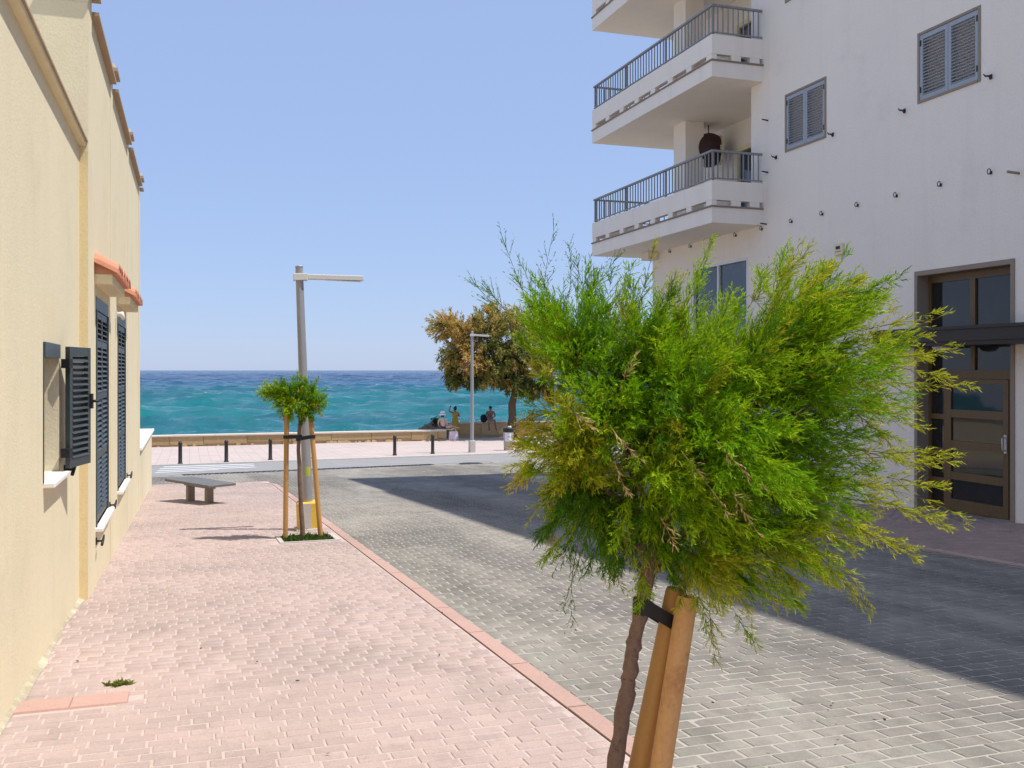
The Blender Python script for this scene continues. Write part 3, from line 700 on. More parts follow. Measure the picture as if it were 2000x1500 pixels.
y, d = facade_y(1990); adopt(MB().tube([(BX+.01, y, 4.35), (BX-.2, y, 4.36)], .02, 7).build('wall_pin', M['door_trim']), ap)
for px, z, col in ((1642, 3.75, 'cream_trim'), (1512, 3.70, 'white_smooth')):
    y, d = facade_y(px); b = MB().box(BX-.06, BX+.001, y-.105, y+.105, z-.10, z+.10).bevel(.008)
    jb = adopt(b.build('junction_box', M[col]), ap)
    if col == 'cream_trim':
        MB().box(BX-.064, BX-.059, y-.06, y+.06, z+.0, z+.055).build('box_opening', M['iron'], jb); MB().box(BX-.066, BX-.06, y-.08, y+.08, z-.045, z-.035).build('box_seam', M['ledge'], jb)
lb = adopt(MB().box(BX-.012, BX+.05, MBX[0]+.004, MBX[1]-.004, MBX[2]+.004, MBX[3]-.004).bevel(.006).build('letter_box', M['brass']), ap)
for k in range(2): MB().box(BX-.016, BX-.011, MBX[0]+.04+k*.2, MBX[0]+.21+k*.2, MBX[3]-.09, MBX[3]-.075).build('letter_slot', M['iron'], lb)
# entrance
a, c, e, f = D; X1 = BX+.20
tr = MB(); tr.box(BX-.02, BX+.0, a-.06, a+.005, e, f+.07); tr.box(BX-.02, BX+.0, c-.005, c+.06, e, f+.07); tr.box(BX-.021, BX+.0, a+.005, c-.005, f-.002, f+.07)
tr.box(BX+.001, X1+.1, c-.006, c-.001, e, f-.002); tr.box(BX+.001, X1+.1, a+.001, a+.006, e, f-.002); tr.box(BX+.001, X1+.1, a+.007, c-.007, f-.006, f-.001)
adopt(tr.build('door_surround', M['door_trim']), ap)
adopt(MB().box(BX-.5, BX-.003, 9.2, 13.05, 1.96, 2.02).build('canopy_soffit', M['canopy']), ap)
cn = MB(); cn.box(BX-.53, BX-.003, 9.2, 13.08, 2.021, 2.19); cn.box(BX-.56, BX-.003, 9.17, 13.11, 2.191, 2.235)
adopt(cn.build('canopy', M['canopy']), ap)
adopt(MB().lathe([(.02, -.075), (.10, -.06), (.135, -.02), (.14, 0)], 20, BX-.22, 11.9).build('canopy_lamp', M['frame_white']), ap).location = (0, 0, 1.958)
bars = MB(); xa, xb = X1, X1+.07
dz = G(11.7)
def vb(y0, y1, z0, z1, b=bars): b.box(xa, xb, y0, y1, z0, z1)
vb(a+.008, a+.06, dz, f-.008); vb(c-.06, c-.008, dz, f-.008)
vb(a+.06, c-.06, f-.12, f-.008); vb(a+.06, c-.06, 2.0, 2.18); vb(a+.06, c-.06, 1.47, 1.60)
ym = (a+c)/2; vb(ym-.04, ym+.04, 1.60, 2.0); vb(ym-.05, ym+.05, 2.18, f-.12)
LY0, LY1 = a+.24, c-.40                                 # door leaf between two side lights
vb(LY0-.06, LY0, dz, 1.47); vb(LY1, LY1+.06, dz, 1.47)
for z0, z1 in ((dz, dz+.12), (dz+.42, dz+.50), (dz+.88, dz+.97), (dz+1.42, dz+1.50)):
    vb(a+.06, LY0-.06, z0, z1); vb(LY1+.06, c-.06, z0, z1)
adopt(bars.build('entrance_frame', M['wood']), ap)
g = []
g += [(a+.06, ym-.05, 2.18, f-.12), (ym+.05, c-.06, 2.18, f-.12), (a+.06, ym-.04, 1.60, 2.0), (ym+.04, c-.06, 1.60, 2.0), (a+.06, LY0-.06, dz+.1, 1.47), (LY1+.06, c-.06, dz+.1, 1.47)]
for q in g: adopt(MB().box(xa+.03, xa+.04, *q).build('entrance_pane', M['glass']), ap)
lf = MB(); xl0, xl1 = xa-.012, xa+.045
zz = [(dz+.02, dz+.20), (dz+.50, dz+.62), (dz+.98, dz+1.10), (dz+1.46, dz+1.58), (1.39, 1.465)]
lf.box(xl0, xl1, LY0+.003, LY0+.10, dz+.02, 1.465); lf.box(xl0, xl1, LY1-.10, LY1-.003, dz+.02, 1.465)
for z0, z1 in zz: lf.box(xl0+.002, xl1-.002, LY0+.10, LY1-.10, z0, z1)
door = adopt(lf.build('door', M['wood']), ap)
for (p0, p1), (q0, q1) in zip(zz[:-1], zz[1:]): MB().box(xl0+.025, xl0+.033, LY0+.10, LY1-.10, p1, q0).build('door_pane', M['glass'], door)
h = MB(); h.box(xl0-.01, xl0, LY0+.03, LY0+.075, dz+.98, dz+1.25); h.tube([(xl0-.01,LY0+.05,dz+1.02),(xl0-.06,LY0+.05,dz+1.03),(xl0-.065,LY0+.05,dz+1.2),(xl0-.01,LY0+.05,dz+1.21)], .012, 8)
h.build('door_handle', M['galv_pale'], door)
adopt(MB().box(BX-.03, X1+.1, a+.006, c-.006, dz-.02, dz+.012).build('doorstep', M['door_trim']), ap)
# hanging wicker pod chair in the loggia
wch = empty('hanging_chair', (11.72, 20.5, 5.70), 'dark brown wicker pod chair with pale rim hanging on the lower balcony', 'chair', None, rad(165))
wick = surf('dark_wicker', (.055, .024, .020), .7, .3, 30, .2, 60, .6, 60, .01)
bm = bmesh.new(); bmesh.ops.create_uvsphere(bm, u_segments=28, v_segments=20, radius=1)
bmesh.ops.delete(bm, geom=[v for v in bm.verts if v.co.x*.55-v.co.y*.1 < -.42], context='VERTS')
for v in bm.verts: v.co = Vector((v.co.x*.40, v.co.y*.46, v.co.z*.40+1.13))
me = bpy.data.meshes.new('pod'); bm.to_mesh(me); bm.free(); po = link('pod', me, wick, wch); po.modifiers.new('s', 'SOLIDIFY').thickness = .03
for f in me.polygons: f.use_smooth = True
MB().tube([(-.27+.03*math.cos(t), .37*math.cos(t), 1.13+.32*math.sin(t)) for t in [2*math.pi*i/24 for i in range(25)]], .032, 7, cap=False).build('rim', M['cream_trim'], wch)
MB().tube([(0,0,1.50),(0,0,1.745)], .012, 6).build('chain', M['iron'], wch)
MB().lathe([(.22, .90), (.27, .95), (.24, 1.0), (.1, 1.02)], 18, .02, 0).build('cushion', wick, wch)
# ================================================================== STREET FURNITURE
def lamp_post(px, py, h, base_h, base_w, arm, armdir, lab, pole_r=.062, painted=False, pos=None):
    p = pos or ground_at(px, py)
    t = empty('street_lamp', p, lab, 'street lamp', 'street lamps')
    b = MB().box(-base_w/2, base_w/2, -base_w/2, base_w/2, -.06, base_h).bevel(.02)
    bo = b.build('lamp_base', M['yellow_paint'] if painted else M['concrete'], t)
    if painted:      # bare strip in the middle of the face towards the street's near end
        MB().box(-base_w*.32, base_w*.10, -base_w/2-.006, -base_w/2-.001, -.02, base_h-.015).build('bare_face', M['concrete'], bo)
        MB().box(-base_w*.62, base_w*.62, -base_w*.62, base_w*.62, -.06, .03).bevel(.008).build('base_slab', M['concrete'], bo)
    sharp(MB().tube([(0,0,base_h-.05),(0,0,base_h+.9),(0,0,h)], [pole_r*1.08, pole_r*1.05, pole_r*.82], 18).build('pole', M['galv'], t))
    MB().lathe([(pole_r*.86, h), (pole_r*.86, h+.015), (pole_r*.3, h+.03)], 16).build('pole_cap', M['galv'], t)
    a = Vector((math.cos(armdir), math.sin(armdir), 0)); zc = h-.14; w = .055
    n = Vector((-a.y, a.x, 0))*w
    def bar(r0, r1, z0, z1, drop, wd=1.0):
        q = [a*r0-n*wd, a*r1-n*wd, a*r1+n*wd, a*r0+n*wd]
        return [(*(v.xy), z0-(drop if i in (1,2) else 0)) for i, v in enumerate(q)]+[(*(v.xy), z1-(drop if i in (1,2) else 0)) for i, v in enumerate(q)]
    MB().hexa(bar(-.09, .115, zc-.055, zc+.045, 0, 1.4)).bevel(.006).build('arm_clamp', M['galv_pale'], t)
    hd = MB().hexa(bar(.116, arm, zc-.038, zc+.034, .035)).bevel(.006).build('lamp_head', M['galv_pale'], t)
    MB().hexa(bar(.35, arm-.04, zc-.052, zc-.0475, .035, .8)).build('lamp_glass', M['frame_white'], hd)
    return t
lp = lamp_post(603, 1034, 3.82, .41, .31, .92, -YAW*.25, 'tall grey street lamp on a yellow and white base beside the small staked tree', .066, True)
from mathutils import Quaternion
lp.rotation_euler = Quaternion(Vector((SN, CS, 0)), rad(-2.1)).to_euler()      # the post leans a little
st = MB()
for k in range(6):
    a0, a1 = [rad(-120+k*12+j*12) for j in (0, 1)]; r = .0715
    st.quad((r*math.cos(a0), r*math.sin(a0), .78), (r*math.cos(a1), r*math.sin(a1), .78), (r*math.cos(a1), r*math.sin(a1), .92), (r*math.cos(a0), r*math.sin(a0), .92))
st.build('pole_sticker', M['sticker'], lp)
lamp_post(922, 885, 5.25, .55, .26, .75, -.25, 'street lamp on a white base on the promenade before the brown tree', .072)
pl = ground_at(1085, 876); lamp_post(0, 0, 3.4, .5, .26, .8, -.3, 'street lamp behind the green foliage right of the brown tree', .072, False, Vector((pl.x, pl.y, pl.z)))

bol = [(352, 908), (442, 904), (528, 900), (612, 897), (771, 891), (845, 888)]
bm_ = MB().lathe([(.095, -.05), (.095, .03), (.072, .06), (.068, .72), (.078, .735), (.078, .78), (.068, .795), (.055, .83), (.01, .84)], 16).mesh('bollard'); bm_.materials.append(surf('dark_bollard_iron', (.035, .028, .026), .55, .2, 6, .08, 40, .2))
words = ['first bollard from the yellow house, at the left end of the zebra crossing', 'second bollard from the yellow house, behind the zebra crossing', 'third bollard from the yellow house, left of the small staked tree',
         'bollard half hidden behind the right stake of the small tree', 'second bollard left of the promenade lamp, standing alone', 'bollard nearest the promenade lamp and the seated bathers']
for (px, py), lab in zip(bol, words):
    p = ground_at(px, py); tag(link('bollard', bm_, None, None, (p.x, p.y, p.z+.03), (0, 0, random.random())), lab, 'bollard', 'bollards along the promenade')

be = empty('bench', (.19, 20.2, G(20.2)), 'low backless bench with a dark stone slab on the pink pavement', 'bench', None, rad(-61.4))
sl = MB()
MB().box(-.855, .855, -.295, .295, .375, .425).bevel(.008).build('seat', M['slab_stone'], be)
MB().box(-.50, .50, -.07, .07, .30, .374).bevel(.01).build('beam', M['beam_stone'], be)
for s in (-1, 1): MB().box(s*.36-.05, s*.36+.05, -.075, .075, -.05, .299).bevel(.01).build('leg', M['beam_stone'], be)

p = ground_at(993, 881)
bn = empty('litter_bin', (p.x, p.y, p.z+.03), 'grey metal litter bin with black rim and white notice on the promenade', 'litter bin')
sharp(MB().lathe([(.20, 0), (.205, .02), (.225, .82)], 20).build('bin_body', surf('bin_metal', (.46, .40, .33), .55, .15, 4, .1, 40, .15, metallic=.2), bn))
sharp(MB().lathe([(.235, .82), (.25, .84), (.25, .98), (.225, 1.0), (.20, .99)], 20).build('bin_rim', M['iron'], bn))
MB().lathe([(.09, 1.0), (.10, 1.06), (.05, 1.09)], 10, .05, .0).build('rubbish', M['frame_white'], bn)
nb = MB()
for k in range(6):
    a0, a1 = [rad(-150+(k+j)*13) for j in (0, 1)]; r0, r1 = .222, .231
    nb.quad((r0*math.cos(a0), r0*math.sin(a0), .42), (r0*math.cos(a1), r0*math.sin(a1), .42), (r1*math.cos(a1), r1*math.sin(a1), .80), (r1*math.cos(a0), r1*math.sin(a0), .80))
nb.build('notice', surf('white_notice', (.72, .74, .78), .5), bn)

# ================================================================== PEOPLE
def skin_body(name, joints, edges, root, mats, pick, parent=None, loc=(0,0,0), rz=0, sub=2):
    """joints: name -> ((x,y,z), r). Skin modifier baked to one continuous mesh; pick(co) -> material slot"""
    keys = list(joints); me = bpy.data.meshes.new(name+'_cage')
    me.from_pydata([joints[k][0] for k in keys], [(keys.index(a), keys.index(b)) for a, b in edges], [])
    o = bpy.data.objects.new(name+'_cage', me); C.objects.link(o)
    m = o.modifiers.new('skin', 'SKIN'); m.use_smooth_shade = True
    for k, v in zip(keys, me.skin_vertices[0].data):
        r = joints[k][1]; v.radius = r if isinstance(r, tuple) else (r, r); v.use_root = (k == root)
    s = o.modifiers.new('sub', 'SUBSURF'); s.levels = s.render_levels = sub
    dg = bpy.context.evaluated_depsgraph_get(); new = bpy.data.meshes.new_from_object(o.evaluated_get(dg)); new.name = name
    bpy.data.objects.remove(o); bpy.data.meshes.remove(me)
    new.materials.clear()
    for mt in mats: new.materials.append(mt)
    for pgn in new.polygons: pgn.material_index = pick(pgn.center); pgn.use_smooth = True
    return link(name, new, None, parent, loc, (0, 0, rz))
SK = surf('tanned_skin', (.44, .24, .15), .55, .06, 8, .03, 60, 0); SK2 = surf('brown_skin', (.25, .13, .085), .55, .06, 8, .03, 60, 0)
HAIR = surf('dark_hair', (.025, .018, .014), .6, .2, 40, .1, 80, .3)
def ball(name, matl, parent, c, r, prof=None, sq=(1,1,1)):
    bm = bmesh.new(); bmesh.ops.create_uvsphere(bm, u_segments=16, v_segments=10, radius=r)
    for v in bm.verts: v.co = Vector((v.co.x*sq[0]+c[0], v.co.y*sq[1]+c[1], v.co.z*sq[2]+c[2]))
    me = bpy.data.meshes.new(name); bm.to_mesh(me); bm.free()
    for f in me.polygons: f.use_smooth = True
    return link(name, me, matl, parent)
def hand_chain(J, E, pre, wrist, d, up, r=.011):
    """palm and five fingers as short chains rooted in the palm"""
    d = Vector(d).normalized(); up = Vector(up); s = d.cross(up).normalized(); w = Vector(J[wrist][0])
    J[pre+'palm'] = (tuple(w+d*.06), (.032, .02)); E.append((wrist, pre+'palm'))
    for k, (o, l) in enumerate(((-.03, .065), (-.011, .08), (.011, .075), (.03, .06))):
        a = w+d*.09+s*o; b = a+d*l*.55+up*-.01; c = b+d*l*.4+up*-.025
        J[f'{pre}f{k}a'] = (tuple(a), r); J[f'{pre}f{k}b'] = (tuple(b), r*.9); J[f'{pre}f{k}c'] = (tuple(c), r*.7)
        E += [(pre+'palm', f'{pre}f{k}a'), (f'{pre}f{k}a', f'{pre}f{k}b'), (f'{pre}f{k}b', f'{pre}f{k}c')]
    a = w+d*.03-s*.04; b = a+d*.035-s*.02
    J[pre+'t0'] = (tuple(a), r*1.1); J[pre+'t1'] = (tuple(b), r*.9); E += [(pre+'palm', pre+'t0'), (pre+'t0', pre+'t1')]
def face(parent, c, d, s=1.0, matl=None):
    """nose, eyes, mouth and ears on a head centred at c that looks along d"""
    c = Vector(c); d = Vector(d).normalized(); u = Vector((0,0,1)); r = d.cross(u).normalized()
    ball('nose', matl, parent, c+d*.108*s-u*.012, .016*s)
    for k in (-1, 1):
        ball('eye', HAIR, parent, c+d*.088*s+r*k*.034*s+u*.015*s, .011*s); ball('ear', matl, parent, c+r*k*.083*s-u*.005, .02*s, None, (.6,1,1.5))
    ball('mouth', surf('lips', (.36,.13,.11), .5), parent, c+d*.092*s-u*.055*s, .017*s, None, (1.2,1.2,.45))

# standing person in a mustard dress, seen from behind, arms raised to the head
pg = ground_at(889, 856.5); pg.z += .03
pw = empty('person', pg, 'person in a long mustard dress standing with raised hands by the sea wall gap', 'person', 'bathers by the sea wall', rad(12))
J = {'pelvis':((0,0,.93),(.15,.11)), 'waist':((0,.0,1.10),(.115,.09)), 'chest':((0,.0,1.30),(.145,.10)), 'neck':((0,.01,1.46),.05), 'head':((0,.03,1.55),(.07,.08)), 'top':((0,.03,1.63),(.065,.075)),
     'shL':((-.165,0,1.40),.052), 'elL':((-.33,.12,1.48),.04), 'wrL':((-.22,.22,1.66),.03), 'shR':((.165,0,1.40),.052), 'elR':((.30,.06,1.17),.04), 'wrR':((.20,.22,1.28),.03),
     'hipL':((-.09,0,.86),.09), 'knL':((-.095,.02,.48),.06), 'anL':((-.10,-.02,.09),.04), 'toL':((-.105,.13,.035),.035), 'hipR':((.09,0,.86),.09), 'knR':((.10,-.03,.48),.06), 'anR':((.10,-.06,.09),.04), 'toR':((.11,.09,.035),.035)}
E = [('pelvis','waist'),('waist','chest'),('chest','neck'),('neck','head'),('head','top'),('chest','shL'),('shL','elL'),('elL','wrL'),('chest','shR'),('shR','elR'),('elR','wrR'),('pelvis','hipL'),('hipL','knL'),('knL','anL'),('anL','toL'),('pelvis','hipR'),('hipR','knR'),('knR','anR'),('anR','toR')]
hand_chain(J, E, 'l', 'wrL', (.5,.1,.6), (0,-1,.2)); hand_chain(J, E, 'r', 'wrR', (-.7,.3,.3), (0,0,1))
skin_body('body', J, E, 'pelvis', [SK2], lambda c: 0, pw)
dm = surf('mustard_dress', (.42, .27, .035), .85, .15, 8, .08, 50, .3)
d_ = MB(); prof = [(.165,.08,1.42,0),(.175,.13,1.33,.0),(.15,.115,1.12,.0),(.19,.155,.93,.0),(.215,.18,.70,.0),(.225,.20,.45,.01),(.245,.22,.24,.015)]; n = 26
rings = [[d_.bm.verts.new((rx*math.cos(2*math.pi*k/n)*(1+.5*f*math.sin(k*2.4)), (ry*math.sin(2*math.pi*k/n))*(1+4*f*math.sin(k*2.4)), z)) for k in range(n)] for rx, ry, z, f in prof]
for q in range(len(rings)-1):
    for k in range(n): d_.bm.faces.new((rings[q][k], rings[q][(k+1)%n], rings[q+1][(k+1)%n], rings[q+1][k])).smooth = True
d_.build('dress', dm, pw)
ball('hair', HAIR, pw, (0, .0, 1.625), .098, None, (.95, 1.0, 1.1)); ball('hair_bun', HAIR, pw, (.0, -.07, 1.72), .05)
face(pw, (0,.03,1.60), (0,1,0), .95, SK2)

# person in a white hat sitting sideways on the wall, back to the street
ps = P(866.5, 838.5, 51.4); ps.y = WALLY+.20; ps.z = -1.555
sw = empty('person', ps, 'person in a white sun hat sitting on the sea wall, bare back to the street', 'person', 'bathers by the sea wall', 0)
J = {'pelvis':((0,0,.12),(.16,.12)), 'waist':((0,.0,.28),(.115,.09)), 'chest':((.0,.0,.47),(.14,.095)), 'neck':((.0,.01,.62),.048), 'head':((.01,.03,.71),(.07,.08)), 'top':((.01,.03,.79),(.06,.07)),
     'shL':((-.16,0,.56),.05), 'elL':((-.21,.06,.31),.038), 'wrL':((-.15,.20,.16),.028), 'shR':((.16,0,.56),.05), 'elR':((.25,-.03,.33),.038), 'wrR':((.30,.04,.09),.028),
     'hipL':((.06,.10,.12),.085), 'knL':((.48,.18,.20),.06), 'anL':((.84,.12,.06),.04), 'toL':((.98,.10,.035),.03), 'hipR':((.10,-.06,.11),.085), 'knR':((.50,-.06,.13),.06), 'anR':((.40,.30,.07),.04), 'toR':((.28,.36,.035),.03)}
E = [('pelvis','waist'),('waist','chest'),('chest','neck'),('neck','head'),('head','top'),('chest','shL'),('shL','elL'),('elL','wrL'),('chest','shR'),('shR','elR'),('elR','wrR'),('pelvis','hipL'),('hipL','knL'),('knL','anL'),('anL','toL'),('pelvis','hipR'),('hipR','knR'),('knR','anR'),('anR','toR')]
hand_chain(J, E, 'l', 'wrL', (.6,.5,-.3), (0,0,1)); hand_chain(J, E, 'r', 'wrR', (.6,.3,-.25), (0,0,1))
PALE = surf('fair_skin', (.62, .40, .29), .55, .06, 8, .03, 60, 0)
BK = surf('dark_red_swimwear', (.16, .03, .04), .8); 
skin_body('body', J, E, 'pelvis', [PALE, BK], lambda c: 1 if (c.z < .17 and abs(c.x) < .17 and abs(c.y) < .2) or (.425 < c.z < .455 and abs(c.x) < .16) else 0, sw)
hat = MB().lathe([(.19, .755), (.20, .765), (.15, .81), (.125, .84), (.115, .93), (.07, .965), (.01, .97)], 24, .01, .02).build('hat', surf('white_hat', (.82, .82, .82), .9, .05, 8), sw)
MB().lathe([(.128, .835), (.126, .862), (.122, .863)], 24, .01, .02).build('hat_band', BK, hat)
ball('hair', HAIR, sw, (.01, .01, .70), .088); face(sw, (.01,.03,.74), (.3,1,0), .95, PALE)
tw = MB().box(-.36, .55, -.24, .22, 0, .02).bevel(.006).build('towel', surf('pale_towel', (.74, .68, .55), .95, .12, 14)); tw.location = (ps.x, ps.y, -1.553)
tag(tw, 'pale towel spread on the sea wall under the person in the white hat', 'towel'); sw.location.z += .015

# person in a dark cap sitting on the far wall, facing the street
pm2 = P(979, 826, 52); pm2.y = WALLY+1.55; pm2.z = -1.295
sm_ = empty('person', pm2, 'bare-chested person in a dark cap and pale shorts sitting on the shaded wall', 'person', 'bathers by the sea wall', rad(-8))
J = {'pelvis':((0,.05,.12),(.16,.12)), 'waist':((0,.02,.29),(.135,.10)), 'chest':((0,-.04,.50),(.16,.11)), 'neck':((0,-.07,.66),.055), 'head':((0,-.11,.75),(.07,.085)), 'top':((0,-.11,.84),(.065,.075)),
     'shL':((-.20,-.04,.59),.06), 'elL':((-.25,-.22,.36),.045), 'wrL':((-.05,-.36,.30),.032), 'shR':((.20,-.04,.59),.06), 'elR':((.25,-.22,.36),.045), 'wrR':((.05,-.36,.27),.032),
     'hipL':((-.10,.0,.11),.095), 'knL':((-.17,-.42,.13),.065), 'anL':((-.13,-.45,-.33),.045), 'toL':((-.14,-.60,-.42),.035), 'hipR':((.10,.0,.11),.095), 'knR':((.18,-.42,.13),.065), 'anR':((.25,-.48,-.33),.045), 'toR':((.28,-.63,-.42),.035)}
E = [('pelvis','waist'),('waist','chest'),('chest','neck'),('neck','head'),('head','top'),('chest','shL'),('shL','elL'),('elL','wrL'),('chest','shR'),('shR','elR'),('elR','wrR'),('pelvis','hipL'),('hipL','knL'),('knL','anL'),('anL','toL'),('pelvis','hipR'),('hipR','knR'),('knR','anR'),('anR','toR')]
hand_chain(J, E, 'l', 'wrL', (.7,-.3,-.3), (0,0,1)); hand_chain(J, E, 'r', 'wrR', (-.7,-.3,-.3), (0,0,1))
SHORT = surf('pale_shorts', (.55, .45, .44), .85, .12, 12)
skin_body('body', J, E, 'pelvis', [SK2, SHORT], lambda c: 1 if c.z < .21 and c.z > .0 and c.y > -.36 else 0, sm_)
ball('cap', surf('dark_cap', (.012, .016, .03), .8), sm_, (0, -.10, .835), .098, None, (.95, 1.05, .85)); MB().box(-.07, .07, -.29, -.17, .82, .835).bevel(.005).build('cap_peak', bpy.data.materials['dark_cap'], sm_)
face(sm_, (0,-.11,.78), (0,-1,-.1), .95, SK2)

# bags
p = ground_at(886, 861); b = MB(); n = 16
tb_ = [(.25,.11,0),(.27,.13,.06),(.26,.12,.25),(.24,.08,.42),(.245,.06,.47)]
rings = [[b.bm.verts.new((rx*math.copysign(abs(math.cos(t))**.6, math.cos(t)), ry*math.copysign(abs(math.sin(t))**.6, math.sin(t)), z+.015*math.sin(3*t)*(z > .3))) for t in [2*math.pi*k/n for k in range(n)]] for rx, ry, z in tb_]
for q in range(len(rings)-1):
    for k in range(n): b.bm.faces.new((rings[q][k], rings[q][(k+1)%n], rings[q+1][(k+1)%n], rings[q+1][k])).smooth = True
b.bm.faces.new(list(reversed(rings[0])))
bag = empty('beach_bag', (p.x, p.y, p.z+.03), 'pale pink patterned beach bag on the promenade in front of the mustard dress', 'bag')
b.build('bag_body', surf('pink_print_cloth', (.74, .60, .64), .9, .08, 8, .1, 30, 0, dirt=((.45,.20,.30), 9, .56, .8)), bag)
for s in (-1, 1): MB().tube([(-.12, s*.06, .46), (-.10, s*.08, .60), (0, s*.09, .64), (.10, s*.08, .60), (.12, s*.06, .46)], .010, 6).build('bag_handle', M['sill'], bag)
p2 = P(963, 826, 52.2); b = MB()
bm = b.bm; bmesh.ops.create_uvsphere(bm, u_segments=14, v_segments=10, radius=1)
for v in bm.verts: q = v.co; v.co = Vector((math.copysign(abs(q.x)**.7, q.x)*.19, math.copysign(abs(q.y)**.7, q.y)*.14, (q.z*.5+.5)*.46))
dbag = empty('rucksack', (p2.x, WALLY+1.6, -1.295), 'dark blue rucksack on the shaded wall left of the capped person', 'bag')
b.build('bag_body', surf('navy_cloth', (.012, .014, .035), .85), dbag); MB().tube([(-.06,-.15,.30),(-.07,-.19,.2),(-.06,-.16,.08)], .014, 6).build('strap', M['rubber'], dbag)
# ================================================================== VEGETATION
class Strands:
    def __init__(s): s.b=[]; s.d=[]; s.l=[]; s.w=[]; s.c0=[]; s.c1=[]; s.bend=[]
    def add(s, b, d, l, w, c0, c1, bend=.12):
        n = len(b); s.b.append(b); s.d.append(d); s.l.append(np.broadcast_to(l, n)); s.w.append(np.broadcast_to(w, n))
        s.c0.append(np.broadcast_to(c0, (n,3))); s.c1.append(np.broadcast_to(c1, (n,3))); s.bend.append(np.full(n, bend))
    def mesh(s, name, wind=(0,0,-.2)):
        b, d = np.concatenate(s.b), np.concatenate(s.d); l, w = np.concatenate(s.l)[:,None], np.concatenate(s.w)[:,None]
        c0, c1 = np.concatenate(s.c0), np.concatenate(s.c1); bn = np.concatenate(s.bend)[:,None]
        n = len(b); rv = RNG.normal(size=(n,3)); sd = np.cross(d, rv); sd /= np.linalg.norm(sd, axis=1, keepdims=True)+1e-9
        bv = (RNG.normal(size=(n,3))*.5+np.array(wind))*l*bn
        m = b+d*l*.5+bv*.25; tip = b+d*l+bv
        V = np.stack([b-sd*w*.35, b+sd*w*.35, m+sd*w*.5, m-sd*w*.5, tip], 1).reshape(-1,3)
        k = np.arange(n)[:,None]*5
        col = np.stack([c0, c0, (c0+c1)/2, (c0+c1)/2, c1], 1).reshape(-1,3)
        return np_mesh(name, V, k+np.array([0,1,2,3])[None], k+np.array([3,2,4])[None], col=np.clip(col, 0, 1))
def unit(v): return v/(np.linalg.norm(v, axis=-1, keepdims=True)+1e-9)
def plume(S, p0, p1, c0, c1, tw=.13, ntw=16, sp=.007, sl=.032, swd=.0042, stem=.004, sag=(0,0,0), bare=0., stemcol=(.13,.075,.03)):
    p0, p1 = np.array(p0, float), np.array(p1, float); L = np.linalg.norm(p1-p0)
    pc = (p0+p1)/2+np.array(sag)*L+RNG.normal(0, .06, 3)*L
    bez = lambda t: ((1-t)**2)[:,None]*p0+(2*t*(1-t))[:,None]*pc+(t**2)[:,None]*p1
    tan = lambda t: unit((2*(1-t))[:,None]*(pc-p0)+(2*t)[:,None]*(p1-pc))
    ts = np.linspace(0, 1, 9); q = bez(ts); dd = q[1:]-q[:-1]; ll = np.linalg.norm(dd, axis=1)
    for _ in range(2): S.add(q[:-1], unit(dd), ll*1.08, stem*np.linspace(1, .45, 8), stemcol, np.array(stemcol)*.6+np.array(c1)*.4, 0)
    t = np.sort(RNG.uniform(.08+bare*.3, 1, ntw)); B = bez(t); T = tan(t)
    az = np.arange(ntw)*2.4+RNG.normal(0, .4, ntw); ref = unit(np.cross(T, np.array([.31,.77,.55]))); ref2 = np.cross(T, ref)
    per = ref*np.cos(az)[:,None]+ref2*np.sin(az)[:,None]
    an = np.radians(RNG.uniform(22, 44, ntw)*(1-.35*t)); D = unit(T*np.cos(an)[:,None]+per*np.sin(an)[:,None]+np.array(sag)*.25)
    tl = tw*(1-.62*t)*RNG.uniform(.65, 1.2, ntw)
    S.add(B, D, tl, stem*.55, np.array(stemcol)*.5+np.array(c0)*.5, c1, .1)
    bb=[]; dd=[]; uu=[]
    for i in range(ntw):
        m = max(3, int(tl[i]/sp*(1-bare*.6)))
        u = (np.arange(m)+RNG.random(m))/m; bb.append(B[i]+D[i]*(u*tl[i])[:,None])
        r = unit(np.cross(D[i], RNG.normal(size=(m,3)))); a = np.radians(RNG.uniform(16, 42, m)); dd.append(unit(D[i]*np.cos(a)[:,None]+r*np.sin(a)[:,None])); uu.append(u)
    bb, dd, uu = np.concatenate(bb), np.concatenate(dd), np.concatenate(uu)
    m = len(bb); f = np.clip(RNG.normal(.35+.45*uu, .25), 0, 1)[:,None]
    cc = np.array(c0)*(1-f)+np.array(c1)*f; v = RNG.uniform(.82, 1.18, (m,1))
    S.add(bb, dd, sl*RNG.uniform(.6, 1.25, m)*(1-.45*uu), swd*RNG.uniform(.7, 1.2, m), cc*v*.92, cc*v*1.1, .18)
def right_up(u, v, w=0):            # picture-right / up / towards the viewer as a world direction
    return np.array([u*CS-w*SN, -u*SN-w*CS, v])
def lobes_fill(S, LB, d0, pal, kw, wind=(0,0,0)):
    for (px, py, rx, ry, dz, rz, dr, n, ln, pi) in LB:
        c = np.array(P(px, py, d0+dz)); k = (d0+dz)/FPX
        for _ in range(n):
            v = RNG.normal(size=3); v = v/np.linalg.norm(v)*RNG.random()**.4
            off = right_up(v[0]*rx*k, v[1]*ry*k, v[2]*rz); out = unit(right_up(v[0], v[1], v[2]))
            D = unit(right_up(*dr)*1.0+out*.75+RNG.normal(0, .33, 3)+np.array(wind)); l = ln*RNG.uniform(.65, 1.25)
            b = c+off-D*l*.45
            a, e = pal[pi] if RNG.random() > .22 else pal[int(RNG.integers(0, len(pal)-1))]
            plume(S, b, b+D*l, a, e, **kw)

